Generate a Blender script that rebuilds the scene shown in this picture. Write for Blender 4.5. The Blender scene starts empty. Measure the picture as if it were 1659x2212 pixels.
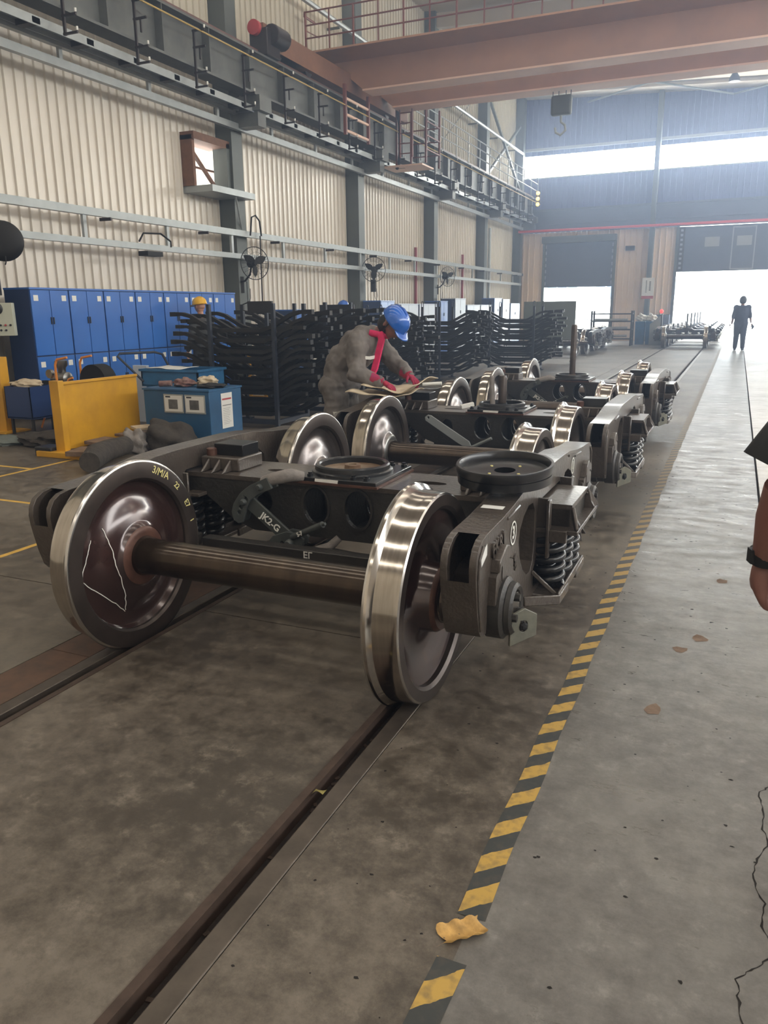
import bpy, bmesh, math, random
from mathutils import Vector, Matrix, Euler
from mathutils.geometry import tessellate_polygon
random.seed(7)
PI=math.pi
S=bpy.context.scene
COL=S.collection
# ---------------------------------------------------------------- camera
cd=bpy.data.cameras.new('camera'); cam=bpy.data.objects.new('camera',cd); COL.objects.link(cam)
cam.location=(0,0,1.52); cam.rotation_mode='XYZ'; cam.rotation_euler=(1.3167,0.0102,0.4160)
cd.sensor_fit='HORIZONTAL'; cd.sensor_width=36.0; cd.lens=36.0*1678.5/1659.0
cd.clip_start=0.05; cd.clip_end=400
S.camera=cam
# ---------------------------------------------------------------- world, exposure
w=bpy.data.worlds.new('sky'); S.world=w; w.use_nodes=True
bg=w.node_tree.nodes['Background']; bg.inputs[0].default_value=(0.80,0.90,1.0,1); bg.inputs[1].default_value=20.0
S.view_settings.view_transform='Standard'; S.view_settings.look='None'
S.view_settings.gamma=1.0; S.view_settings.use_curve_mapping=False
S.view_settings.exposure=0.0
SKYLIGHT=6.2       # roof skylight panels
BAND=34.0
HAZE=0.014
# ---------------------------------------------------------------- materials
def nt(name):
    m=bpy.data.materials.new(name); m.use_nodes=True
    return m, m.node_tree, m.node_tree.nodes['Principled BSDF']
def lin(c):
    return tuple((x/12.92 if x<=.04045 else ((x+.055)/1.055)**2.4) for x in c)
def rgb(r,g,b): return lin((r/255,g/255,b/255))
def mat(name,c,rough=.5,metal=0.,var=0.,scale=6.,c2=None,bump=0.,bscale=40.,emit=None,es=0.,alpha=1.,trans=0.,coat=0.,rvar=0.,stretch=None,spec=None):
    m,t,p=nt(name); N=t.nodes; L=t.links
    p.inputs['Base Color'].default_value=(*c,1); p.inputs['Roughness'].default_value=rough; p.inputs['Metallic'].default_value=metal
    if coat: p.inputs['Coat Weight'].default_value=coat; p.inputs['Coat Roughness'].default_value=.12
    if spec is not None: p.inputs['Specular IOR Level'].default_value=spec
    if emit: p.inputs['Emission Color'].default_value=(*emit,1); p.inputs['Emission Strength'].default_value=es
    if trans: p.inputs['Transmission Weight'].default_value=trans
    if alpha<1: p.inputs['Alpha'].default_value=alpha
    if var or c2 or bump or rvar:
        tc=N.new('ShaderNodeTexCoord'); src=tc.outputs['Object']
        if stretch:
            mp=N.new('ShaderNodeMapping'); mp.inputs['Scale'].default_value=stretch; L.new(src,mp.inputs[0]); src=mp.outputs[0]
    if var or c2:
        n=N.new('ShaderNodeTexNoise'); n.inputs['Scale'].default_value=scale; n.inputs['Detail'].default_value=6; n.inputs['Roughness'].default_value=.62
        L.new(src,n.inputs['Vector'])
        r=N.new('ShaderNodeValToRGB'); r.color_ramp.elements[0].position=.32; r.color_ramp.elements[1].position=.68
        a=c2 if c2 else tuple(x*(1-var) for x in c); b=c if c2 else tuple(min(1,x*(1+var)) for x in c)
        r.color_ramp.elements[0].color=(*a,1); r.color_ramp.elements[1].color=(*b,1)
        L.new(n.outputs['Fac'],r.inputs[0]); L.new(r.outputs[0],p.inputs['Base Color'])
        if rvar:
            mr=N.new('ShaderNodeMapRange'); mr.inputs[3].default_value=max(.02,rough-rvar); mr.inputs[4].default_value=rough+rvar
            L.new(n.outputs['Fac'],mr.inputs[0]); L.new(mr.outputs[0],p.inputs['Roughness'])
    if bump:
        n2=N.new('ShaderNodeTexNoise'); n2.inputs['Scale'].default_value=bscale; n2.inputs['Detail'].default_value=4; L.new(src,n2.inputs['Vector'])
        b=N.new('ShaderNodeBump'); b.inputs['Strength'].default_value=bump; b.inputs['Distance'].default_value=.01
        L.new(n2.outputs['Fac'],b.inputs['Height']); L.new(b.outputs[0],p.inputs['Normal'])
    return m
def concrete(name,dark,mid,light,rough=.5,rv=.15,spots=True,streak=False):
    m,t,p=nt(name); N=t.nodes; L=t.links
    tc=N.new('ShaderNodeTexCoord')
    g=N.new('ShaderNodeNewGeometry')
    def noise(s,d=8,r=.65,src=None):
        n=N.new('ShaderNodeTexNoise'); n.inputs['Scale'].default_value=s; n.inputs['Detail'].default_value=d; n.inputs['Roughness'].default_value=r
        L.new(src or g.outputs['Position'],n.inputs['Vector']); return n
    n1=noise(.8,3,.5); n2=noise(8.,14,.80); n3=noise(14,6,.6)
    mx=N.new('ShaderNodeMath'); mx.operation='MULTIPLY_ADD'; mx.inputs[1].default_value=.40
    L.new(n1.outputs['Fac'],mx.inputs[0])
    m2=N.new('ShaderNodeMath'); m2.operation='MULTIPLY'; m2.inputs[1].default_value=.60; L.new(n2.outputs['Fac'],m2.inputs[0]); L.new(m2.outputs[0],mx.inputs[2])
    r=N.new('ShaderNodeValToRGB'); e=r.color_ramp.elements
    e[0].position=.43; e[0].color=(*dark,1); e[1].position=.575; e[1].color=(*light,1); x=e.new(.50); x.color=(*mid,1)
    L.new(mx.outputs[0],r.inputs[0]); col=r.outputs[0]
    if spots:
        # pale worn flecks and dark oil spots
        r2=N.new('ShaderNodeValToRGB'); r2.color_ramp.elements[0].position=.52; r2.color_ramp.elements[1].position=.62
        L.new(n2.outputs['Fac'],r2.inputs[0])
        mm=N.new('ShaderNodeMath'); mm.operation='MULTIPLY'; L.new(r2.outputs[0],mm.inputs[0])
        r3=N.new('ShaderNodeValToRGB'); r3.color_ramp.elements[0].position=.50; r3.color_ramp.elements[1].position=.62; L.new(n3.outputs['Fac'],r3.inputs[0]); L.new(r3.outputs[0],mm.inputs[1])
        mi=N.new('ShaderNodeMix'); mi.data_type='RGBA'; mi.inputs[7].default_value=(*[min(1,c*1.35) for c in light],1)
        m5=N.new('ShaderNodeMath'); m5.operation='MULTIPLY'; m5.inputs[1].default_value=.6; L.new(mm.outputs[0],m5.inputs[0])
        L.new(m5.outputs[0],mi.inputs[0]); L.new(col,mi.inputs[6]); col=mi.outputs[2]
        v=N.new('ShaderNodeTexVoronoi'); v.inputs['Scale'].default_value=3.3; v.inputs['Randomness'].default_value=1; L.new(g.outputs['Position'],v.inputs['Vector'])
        r4=N.new('ShaderNodeValToRGB'); r4.color_ramp.elements[0].position=.035; r4.color_ramp.elements[0].color=(1,1,1,1); r4.color_ramp.elements[1].position=.09; r4.color_ramp.elements[1].color=(0,0,0,1)
        L.new(v.outputs['Distance'],r4.inputs[0])
        mi2=N.new('ShaderNodeMix'); mi2.data_type='RGBA'; mi2.inputs[7].default_value=(*[c*.5 for c in dark],1)
        m6=N.new('ShaderNodeMath'); m6.operation='MULTIPLY'; m6.inputs[1].default_value=.55; L.new(r4.outputs[0],m6.inputs[0])
        L.new(m6.outputs[0],mi2.inputs[0]); L.new(col,mi2.inputs[6]); col=mi2.outputs[2]
    L.new(col,p.inputs['Base Color'])
    mr=N.new('ShaderNodeMapRange'); mr.inputs[1].default_value=.35; mr.inputs[2].default_value=.65; mr.inputs[3].default_value=rough-rv; mr.inputs[4].default_value=rough+rv
    src=n2
    if streak:
        mp=N.new('ShaderNodeMapping'); mp.inputs['Scale'].default_value=(1.2,3.2,1); L.new(g.outputs['Position'],mp.inputs[0]); src=noise(2.6,8,.7,mp.outputs[0])
    L.new(src.outputs['Fac'],mr.inputs[0]); L.new(mr.outputs[0],p.inputs['Roughness'])
    b=N.new('ShaderNodeBump'); b.inputs['Strength'].default_value=.25; b.inputs['Distance'].default_value=.006
    ad=N.new('ShaderNodeMath'); ad.operation='ADD'; L.new(src.outputs['Fac'],ad.inputs[0]); L.new(n3.outputs['Fac'],ad.inputs[1]); L.new(ad.outputs[0],b.inputs['Height'])
    L.new(b.outputs[0],p.inputs['Normal'])
    return m
def stripes(name,ca,cb,period,slant=1.0):
    m,t,p=nt(name); N=t.nodes; L=t.links
    tc=N.new('ShaderNodeTexCoord'); sp=N.new('ShaderNodeSeparateXYZ'); L.new(tc.outputs['Object'],sp.inputs[0])
    a=N.new('ShaderNodeMath'); a.operation='MULTIPLY_ADD'; a.inputs[1].default_value=-slant; L.new(sp.outputs[0],a.inputs[0]); L.new(sp.outputs[1],a.inputs[2])
    b=N.new('ShaderNodeMath'); b.operation='DIVIDE'; b.inputs[1].default_value=period; L.new(a.outputs[0],b.inputs[0])
    nz=N.new('ShaderNodeTexNoise'); nz.inputs['Scale'].default_value=30; nz.inputs['Detail'].default_value=5; L.new(tc.outputs['Object'],nz.inputs['Vector'])
    n3=N.new('ShaderNodeMath'); n3.operation='MULTIPLY_ADD'; n3.inputs[1].default_value=.12; L.new(nz.outputs['Fac'],n3.inputs[0]); L.new(b.outputs[0],n3.inputs[2])
    c=N.new('ShaderNodeMath'); c.operation='FRACT'; L.new(n3.outputs[0],c.inputs[0])
    d=N.new('ShaderNodeMath'); d.operation='GREATER_THAN'; d.inputs[1].default_value=.5; L.new(c.outputs[0],d.inputs[0])
    mi=N.new('ShaderNodeMix'); mi.data_type='RGBA'; mi.inputs[6].default_value=(*ca,1); mi.inputs[7].default_value=(*cb,1); L.new(d.outputs[0],mi.inputs[0])
    # grime grows with distance along the aisle (walked-on far part)
    r=N.new('ShaderNodeValToRGB'); r.color_ramp.elements[0].position=.45; r.color_ramp.elements[1].position=.7; L.new(nz.outputs['Fac'],r.inputs[0])
    w1=N.new('ShaderNodeMapRange'); w1.inputs[1].default_value=3; w1.inputs[2].default_value=6.5; w1.inputs[3].default_value=.25; w1.inputs[4].default_value=.93; L.new(sp.outputs[1],w1.inputs[0])
    g=N.new('ShaderNodeMix'); g.data_type='RGBA'; g.inputs[7].default_value=(.085,.07,.055,1); L.new(mi.outputs[2],g.inputs[6])
    q=N.new('ShaderNodeMath'); q.operation='MULTIPLY'; L.new(r.outputs[0],q.inputs[0]); q.inputs[1].default_value=.55
    q2=N.new('ShaderNodeMath'); q2.operation='MAXIMUM'; L.new(q.outputs[0],q2.inputs[0])
    q3=N.new('ShaderNodeMath'); q3.operation='SUBTRACT'; q3.inputs[1].default_value=.2; L.new(w1.outputs[0],q3.inputs[0]); L.new(q3.outputs[0],q2.inputs[1]); L.new(q2.outputs[0],g.inputs[0])
    L.new(g.outputs[2],p.inputs['Base Color']); p.inputs['Roughness'].default_value=.55
    return m
M={}
M['floor']=concrete('floor_concrete',rgb(68,61,53),rgb(92,84,74),rgb(112,104,93),.50,.15)
M['lane']=concrete('lane_concrete',rgb(92,89,84),rgb(107,104,99),rgb(120,117,112),.38,.12,True,True)
M['apron']=concrete('outer_lane_concrete',rgb(150,143,136),rgb(165,158,150),rgb(178,171,163),.38,.12,False,True)
M['pit']=mat('groove_dirt',rgb(40,32,28),.9,var=.4,scale=20,bump=.5)
M['rail']=mat('rail_steel',rgb(92,84,76),.42,.55,var=.25,scale=9)
M['railside']=mat('rail_edge_steel',rgb(74,60,52),.6,.3,var=.3,scale=12)
M['rustplate']=mat('rusty_plate',rgb(104,78,62),.65,.1,c2=rgb(76,62,52),scale=9)
M['tape']=stripes('hazard_tape',rgb(52,56,56),rgb(188,152,72),.158,.95)
M['crumple']=mat('crumpled_tape',rgb(190,150,85),.6,var=.35,scale=25)
M['yline']=mat('floor_yellow_paint',rgb(205,165,75),.6,var=.2,scale=8)
M['crack']=mat('crack_dark',rgb(34,30,26),.95)
M['tread']=mat('machined_tread',(.46,.42,.37),.13,1.,var=.12,scale=5,rvar=.05,stretch=(14,1,1))
M['rimface']=mat('rim_face',rgb(74,66,62),.33,.6,var=.25,scale=6)
M['rimedge']=mat('turned_rim_edge',(.60,.58,.55),.22,1.)
M['plate']=mat('oiled_wheel_plate',rgb(72,50,47),.20,.35,c2=rgb(46,34,33),scale=3.,coat=.7,bump=.12,bscale=5)
M['hub']=mat('brown_hub_end',rgb(88,60,50),.4,.3,var=.3,scale=14)
M['greased']=mat('greased_plate',rgb(150,134,112),.35,.3,c2=rgb(110,84,64),scale=9)
M['sideglow']=mat('side_window_glow',(1,1,1),.5,emit=(.90,.95,1.0),es=13.)
M['platebright']=mat('bare_wheel_plate',rgb(126,120,118),.26,.85,c2=rgb(84,76,74),scale=4.,coat=.3,bump=.2,bscale=7)
M['axle']=mat('oiled_axle',rgb(86,74,62),.24,.85,c2=rgb(60,50,42),scale=2.5,coat=.4,stretch=(5,1,1))
M['cast']=mat('cast_frame_paint',rgb(86,78,71),.34,.15,c2=rgb(64,57,52),scale=2.6,bump=.4,bscale=55,coat=.35)
M['castdark']=mat('dark_bolster_paint',rgb(56,53,50),.45,.1,c2=rgb(42,40,38),scale=4.,bump=.3,bscale=50)
M['black']=mat('black_enamel',rgb(22,23,26),.30,.1,var=.2,scale=6,coat=.2)
M['blackrub']=mat('matte_black',rgb(18,18,20),.7)
M['springm']=mat('black_spring_steel',rgb(22,24,28),.30,.1,coat=.4)
M['lever']=mat('grey_green_lever',rgb(78,82,80),.42,.2,var=.2,scale=9)
M['chalk']=mat('white_chalk',rgb(228,228,222),.9)
M['ymark']=mat('yellow_marking',rgb(205,195,130),.8)
M['sticker']=mat('white_sticker',rgb(226,226,222),.6)
M['olive']=mat('olive_zinc_plate',rgb(128,128,116),.42,.4,c2=rgb(104,104,96),scale=16)
M['greyw']=mat('grey_wrap',rgb(128,122,118),.8,var=.15,scale=20,bump=.6,bscale=30)
M['steel']=mat('plain_steel',rgb(140,140,138),.3,.9)
M['darksteel']=mat('dark_steel',rgb(58,58,60),.4,.6,var=.2,scale=8)
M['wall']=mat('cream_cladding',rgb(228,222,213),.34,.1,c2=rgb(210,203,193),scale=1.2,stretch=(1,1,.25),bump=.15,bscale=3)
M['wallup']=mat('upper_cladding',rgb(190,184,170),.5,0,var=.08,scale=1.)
M['farlow']=mat('far_cladding',rgb(226,204,182),.6,0,var=.06,scale=1.)
M['farup']=mat('far_upper_backlit',rgb(90,100,140),.7,0,var=.08,scale=.8)  # beige cladding turned blue: backlit shade and haze put into the colour
M['roof']=mat('roof_sheet',rgb(176,166,150),.7,0,var=.06,scale=.7)
M['column']=mat('column_green_grey',rgb(88,94,92),.5,.1,var=.08,scale=3)
M['palegrey']=mat('pale_grey_paint',rgb(150,156,156),.45,.1,var=.05,scale=3)  # plain pale grey for frames, hook and barrier
M['galv']=mat('galvanised_tray',rgb(156,162,164),.4,.35,var=.1,scale=5)
M['beam']=mat('runway_beam_paint',rgb(104,108,106),.5,.1,c2=rgb(84,86,86),scale=3)
M['railred']=mat('rail_reddish',rgb(110,78,72),.5,.2)
M['crane']=mat('crane_orange',rgb(178,134,106),.5,0,c2=rgb(162,122,98),scale=1.4)
M['cranelow']=mat('crane_flange_orange',rgb(236,200,180),.5,0,var=.06,scale=2)
M['truck']=mat('end_truck_shaded',rgb(128,92,72),.55,0,var=.15,scale=3)  # crane orange darkened: shade of the unlit side put into the colour
M['maroon']=mat('maroon_paint',rgb(112,58,48),.5,.1)
M['brk']=mat('bracket_black',rgb(44,38,40),.5,.2)
M['ypipe']=mat('conductor_yellow',rgb(190,160,90),.5)
M['whitecap']=mat('white_insulator',rgb(225,225,222),.5)
M['blue']=mat('locker_blue',rgb(56,116,200),.28,.0,c2=rgb(46,100,182),scale=1.1,coat=.3)
M['blued']=mat('locker_side_blue',rgb(34,58,104),.4,.1)
M['pale']=mat('pale_panel_and_glare',rgb(196,206,220),.35,.05,var=.05,scale=2)  # pale panel colour; on far locker fronts it stands for glare
M['cartblue']=mat('cart_blue',rgb(44,96,138),.42,.1,c2=rgb(34,78,116),scale=2.5)
M['binblue']=mat('bin_blue',rgb(48,110,158),.45,.0,c2=rgb(36,84,124),scale=5)
M['yellow']=mat('barrier_yellow',rgb(214,160,36),.42,0,c2=rgb(190,140,40),scale=3)
M['orange']=mat('cart_orange',rgb(222,140,62),.45,0,var=.1,scale=6)
M['ctrl']=mat('control_box_grey',rgb(178,182,168),.5)
M['paper']=mat('paper_white',rgb(216,216,212),.7)
M['paperp']=mat('printed_photo_grey',rgb(108,108,106),.6,c2=rgb(70,70,70),scale=14)
M['redp']=mat('red_print',rgb(170,60,66),.6)
M['dark']=mat('dark_ink',rgb(36,36,40),.7)
M['green']=mat('green_lamp',(.1,.8,.4),.4,emit=(.15,1,.5),es=3)
M['cardboard']=mat('cardboard',rgb(206,192,168),.85,c2=rgb(176,160,136),scale=7,bump=.3,bscale=12)
M['canvas']=mat('dirty_canvas',rgb(72,66,60),.9,c2=rgb(48,44,40),scale=9,bump=.8,bscale=20)
M['card2']=mat('worn_cardboard',rgb(128,108,90),.9,c2=rgb(92,72,58),scale=9,bump=.4,bscale=20)
M['rag']=mat('dirty_rag',rgb(150,126,118),.95,c2=rgb(98,62,62),scale=14,bump=.7,bscale=25)
M['bar']=mat('black_painted_bar',rgb(26,26,27),.48,.15,var=.25,scale=7)
M['post']=mat('rack_post_blue',rgb(44,50,62),.45,.2,var=.15,scale=6)
M['cover']=mat('grey_coverall',rgb(118,112,108),.9,c2=rgb(96,91,88),scale=5,bump=.5,bscale=9)
M['coverd']=mat('dark_coverall',rgb(58,60,62),.9,var=.15,scale=6,bump=.4,bscale=12)
M['navy']=mat('navy_clothes',rgb(48,56,80),.85,var=.12,scale=6,bump=.3,bscale=12)
M['skin']=mat('skin',rgb(176,128,104),.5,var=.06,scale=8)
M['skind']=mat('skin_tanned',rgb(132,92,82),.5,var=.06,scale=8)
M['hair']=mat('black_hair',rgb(24,22,22),.6)
M['helmb']=mat('helmet_blue',rgb(36,98,190),.22,0,coat=.5)
M['helmy']=mat('helmet_yellow',rgb(232,178,40),.25,0,coat=.4)
M['glove']=mat('magenta_glove',rgb(132,36,84),.85,c2=rgb(160,32,52),scale=7,bump=.5,bscale=30)
M['scarf']=mat('crimson_scarf',rgb(196,30,84),.8,var=.2,scale=12)
M['refl']=mat('reflective_strip',rgb(214,214,208),.4)
M['darkred']=mat('dark_red_pipe',rgb(138,48,62),.5)
M['redpipe']=mat('red_pipe',rgb(206,60,66),.45)
M['winglow']=mat('window_band_glow',(1,1,1),.5,emit=(.86,.93,1.0),es=BAND)
M['skyglow']=mat('skylight_panel',(1,1,1),.5,emit=(1.0,.95,.88),es=SKYLIGHT)
M['amber']=mat('amber_lamp',(1,.6,.1),.4,emit=(1,.62,.12),es=6)
M['redlamp']=mat('red_lamp',(.9,.1,.1),.4,emit=(1,.1,.1),es=1.2)
M['shutter']=mat('shutter_slate',rgb(92,100,118),.6,.1,var=.06,scale=2)
M['bldg']=mat('outside_building',rgb(228,230,232),.8)
M['pane']=mat('outside_pane',rgb(92,108,134),.9,0,spec=0.)
M['outside']=mat('outside_ground',rgb(200,198,194),.8)
M['board']=mat('board_grey',rgb(108,116,112),.5,.1)
M['wood']=mat('rusty_timber',rgb(112,78,60),.7,var=.25,scale=8)
M['leaf']=mat('dry_leaf',rgb(120,110,58),.8,var=.3,scale=40)
# ---------------------------------------------------------------- mesh builder
def frame(d):
    d=Vector(d).normalized(); up=Vector((0,0,1)) if abs(d.z)<.95 else Vector((1,0,0))
    a=d.cross(up).normalized(); b=a.cross(d).normalized(); return a,b
class MB:
    def __init__(s): s.v=[]; s.f=[]; s.m=[]
    def add(s,v,f,mi=0,mis=None):
        o=len(s.v); s.v+= [tuple(p) for p in v]; s.f+=[tuple(i+o for i in q) for q in f]; s.m+= mis if mis else [mi]*len(f); return s
    def box(s,x0,x1,y0,y1,z0,z1,mi=0,T=None):
        v=[(x,y,z) for z in (z0,z1) for y in (y0,y1) for x in (x0,x1)]
        if T: v=[T@Vector(p) for p in v]
        return s.add(v,[(0,2,3,1),(4,5,7,6),(0,1,5,4),(2,6,7,3),(0,4,6,2),(1,3,7,5)],mi)
    def cb(s,c,d,mi=0,rz=0,rx=0,ry=0):
        T=Matrix.Translation(c)@Euler((rx,ry,rz)).to_matrix().to_4x4()
        return s.box(-d[0]/2,d[0]/2,-d[1]/2,d[1]/2,-d[2]/2,d[2]/2,mi,T)
    def bar(s,p0,p1,w,h,mi=0):
        p0=Vector(p0);p1=Vector(p1);a,b=frame(p1-p0)
        v=[p+a*x*w/2+b*y*h/2 for p in (p0,p1) for x,y in ((-1,-1),(1,-1),(1,1),(-1,1))]
        return s.add(v,[(0,3,2,1),(4,5,6,7),(0,1,5,4),(1,2,6,5),(2,3,7,6),(3,0,4,7)],mi)
    def tube(s,pts,r,n=8,mi=0,closed=False,rs=None):
        P=[Vector(p) for p in pts]; k=len(P); v=[];f=[]; pa=None
        for i,p in enumerate(P):
            if closed: d=P[(i+1)%k]-P[i-1]
            else: d=P[min(i+1,k-1)]-P[max(i-1,0)]
            d.normalize()
            if pa is None: a,b=frame(d)
            else:
                a=(pa-d*pa.dot(d)); 
                if a.length<1e-6: a,b=frame(d)
                a.normalize(); b=a.cross(d).normalized()
            pa=a; rr=rs[i] if rs else r
            for j in range(n):
                t=2*PI*j/n; v.append(p+a*math.cos(t)*rr+b*math.sin(t)*rr)
        for i in range(k if closed else k-1):
            for j in range(n):
                a0=i*n+j; a1=i*n+(j+1)%n; b0=((i+1)%k)*n+j; b1=((i+1)%k)*n+(j+1)%n
                f.append((a0,a1,b1,b0))
        if not closed: f.append(tuple(range(n-1,-1,-1))); f.append(tuple((k-1)*n+j for j in range(n)))
        return s.add(v,f,mi)
    def strip(s,pts,w,h,mi=0,up=(0,1,0),closed=False):
        """rectangular section swept along path; w along 'up' vector, h across"""
        P=[Vector(p) for p in pts]; U=Vector(up).normalized(); k=len(P); v=[];f=[]
        for i,p in enumerate(P):
            d=(P[(i+1)%k]-P[i-1]) if closed else (P[min(i+1,k-1)]-P[max(i-1,0)]); d.normalize(); b=U.cross(d).normalized()
            for x,y in ((-1,-1),(1,-1),(1,1),(-1,1)): v.append(p+U*x*w/2+b*y*h/2)
        for i in range(k if closed else k-1):
            for j in range(4):
                i2=(i+1)%k; f.append((i*4+j,i*4+(j+1)%4,i2*4+(j+1)%4,i2*4+j))
        if not closed: f.append((3,2,1,0)); f.append(tuple((k-1)*4+j for j in range(4)))
        return s.add(v,f,mi)
    def lathe(s,prof,n=48,axis='X',c=(0,0,0),mis=None,closed=False,mi=0):
        v=[];f=[];mm=[]; k=len(prof)
        for a,r in prof:
            for j in range(n):
                t=2*PI*j/n; x,y=r*math.cos(t),r*math.sin(t)
                p=(a,x,y) if axis=='X' else ((y,a,x) if axis=='Y' else (x,y,a))
                v.append((p[0]+c[0],p[1]+c[1],p[2]+c[2]))
        for i in range(k if closed else k-1):
            i2=(i+1)%k
            for j in range(n):
                f.append((i*n+j,i2*n+j,i2*n+(j+1)%n,i*n+(j+1)%n)); mm.append(mis[i] if mis else mi)
        if not closed:
            if prof[0][1]>1e-6: f.append(tuple(range(n))); mm.append(mis[0] if mis else mi)
            if prof[-1][1]>1e-6: f.append(tuple((k-1)*n+j for j in range(n-1,-1,-1))); mm.append(mis[-1] if mis else mi)
        return s.add(v,f,mis=mm)
    def prism(s,outer,holes,fn,d0,d1,mi=0,skip=()):
        loops=[outer]+list(holes); flat=[p for l in loops for p in l]
        tris=tessellate_polygon([[Vector((a,b,0)) for a,b in l] for l in loops])
        v=[fn(a,b,d0) for a,b in flat]+[fn(a,b,d1) for a,b in flat]; n=len(flat); f=[]
        for t in tris: f.append(tuple(t)); f.append(tuple(i+n for i in reversed(t)))
        o=0
        for l in loops:
            for i in range(len(l)):
                if (o,i) in skip: continue
                a=o+i; b=o+(i+1)%len(l); f.append((a,b,b+n,a+n))
            o+=len(l)
        return s.add(v,f,mi)
    def quad(s,a,b,c,d,mi=0): return s.add([a,b,c,d],[(0,1,2,3)],mi)
    def sphere(s,c,r,nu=12,nv=8,mi=0,fn=None):
        v=[];f=[]
        R=r if isinstance(r,(tuple,list)) else (r,r,r)
        for i in range(nv+1):
            th=PI*i/nv
            for j in range(nu):
                ph=2*PI*j/nu; q=Vector((math.sin(th)*math.cos(ph),math.sin(th)*math.sin(ph),math.cos(th)))
                if fn: q=fn(q)
                v.append((c[0]+q.x*R[0],c[1]+q.y*R[1],c[2]+q.z*R[2]))
        for i in range(nv):
            for j in range(nu):
                f.append((i*nu+j,(i+1)*nu+j,(i+1)*nu+(j+1)%nu,i*nu+(j+1)%nu))
        return s.add(v,f,mi)
    def mesh(s,name,smooth=None,fix=True):
        me=bpy.data.meshes.new(name); me.from_pydata(s.v,[],s.f)
        for p,i in zip(me.polygons,s.m): p.material_index=i
        if fix:
            bm=bmesh.new(); bm.from_mesh(me); bmesh.ops.remove_doubles(bm,verts=bm.verts,dist=1e-5)
            bmesh.ops.recalc_face_normals(bm,faces=bm.faces); bm.to_mesh(me); bm.free()
        if smooth is not None:
            for p in me.polygons: p.use_smooth=True
            me.set_sharp_from_angle(angle=math.radians(smooth))
        return me
    def obj(s,name,mats,parent=None,smooth=None,bevel=0,loc=None,fix=True):
        me=s.mesh(name,smooth,fix); return link(name,me,mats,parent,bevel,loc)
def link(name,me,mats=None,parent=None,bevel=0,loc=None):
    if mats:
        for m in (mats if isinstance(mats,(list,tuple)) else [mats]): me.materials.append(M[m])
    o=bpy.data.objects.new(name,me); COL.objects.link(o)
    if parent is not None: o.parent=parent
    if loc: o.location=loc
    if bevel:
        b=o.modifiers.new('bevel','BEVEL'); b.width=bevel; b.segments=2; b.limit_method='ANGLE'; b.angle_limit=math.radians(35)
        for p in me.polygons: p.use_smooth=True
        me.set_sharp_from_angle(angle=math.radians(50)); b.harden_normals=False
    return o
def thing(name,label,cat,loc=(0,0,0),rz=0,group=None):
    o=bpy.data.objects.new(name,None); COL.objects.link(o); o.location=loc; o.rotation_euler=(0,0,rz); o.empty_display_size=.1
    return tag(o,label,cat,group)
def tag(o,label,cat,group=None):
    o['label']=label; o['category']=cat
    if group: o['group']=group
    return o
def struct(o): o['kind']='structure'; return o
def copy_tree(o,parent=None):
    c=o.copy(); COL.objects.link(c); c.parent=parent
    for ch in kids.get(o.name,()): copy_tree(ch,c)
    return c
kids={}
def index_kids():
    kids.clear()
    for o in bpy.data.objects:
        if o.parent: kids.setdefault(o.parent.name,[]).append(o)
def text_mesh(s,size,depth=.001,bold=.0):
    cu=bpy.data.curves.new('text','FONT'); cu.body=s; cu.size=size; cu.extrude=depth; cu.offset=bold; cu.align_x='CENTER'; cu.align_y='CENTER'; cu.resolution_u=3
    o=bpy.data.objects.new('tmp',cu); COL.objects.link(o); dg=bpy.context.evaluated_depsgraph_get(); dg.update()
    me=bpy.data.meshes.new_from_object(o.evaluated_get(dg)); bpy.data.objects.remove(o); me.materials.clear(); return me
def text(name,s,size,m,parent,origin,xdir,ydir,depth=.001,bold=0.):
    me=text_mesh(s,size,depth,bold); x=Vector(xdir).normalized(); y=Vector(ydir); y=(y-x*y.dot(x)).normalized(); z=x.cross(y)
    T=Matrix((x,y,z)).transposed().to_4x4(); T.translation=Vector(origin); me.transform(T); return link(name,me,m,parent)
# ================================================================ SETTING
TX=-1.789            # track centre
WALLX=-10.25; FARY=39.0; RX=14.0; BY=-9.0
def roofz(x): return 10.88-(x+10.25)*.052
# floor: dark sub-base, slabs with open joints
b=MB(); b.box(-10.4,RX,BY,FARY+.2,-.14,-.052); floor=struct(b.obj('floor','pit'))
YJ=[BY,-2.95,3.11,9.1,15.1,21.1,27.1,33.1,FARY+.1]
def slab(x0,x1,y0,y1,m,name='slab',g=.004,z=0.0,bev=.002):
    b=MB(); b.box(x0+g/2,x1-g/2,y0+g/2,y1-g/2,-.052,z); return b.obj(name,m,floor)
for i in range(len(YJ)-1):
    y0,y1=YJ[i],YJ[i+1]
    for x0,x1,m in ((-10.4,-6.6,'floor'),(-6.6,-2.80,'floor'),(TX-.655,TX+.655,'floor'),(-1.010,-.485,'floor'),(-.485,.285,'lane'),(.300,5.,'apron'),(5.,RX,'apron')):
        slab(x0,x1,y0,y1,m,g=.008 if x1!=-.485 and x0!=-.485 else .0)
for y0,y1 in ((-9,2.44),(2.44,4.6),(4.6,6.9),(6.9,9.1)): slab(-2.80,-2.568,y0,y1,'rustplate','steel_plate')
slab(-2.80,-2.568,9.1,39,'floor')
for sx in (-1,1):
    b=MB(); x0,x1=sorted((TX+sx*.710,TX+sx*.776)); b.box(x0,x1,BY,FARY+16,-.06,.002,0)
    b.obj('rail_head','rail',floor,bevel=.004)
    b=MB(); x0,x1=sorted((TX+sx*.632,TX+sx*.660)); b.box(x0,x1,BY,FARY,-.052,.003,0); b.obj('guard_edge','railside',floor)
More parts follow.
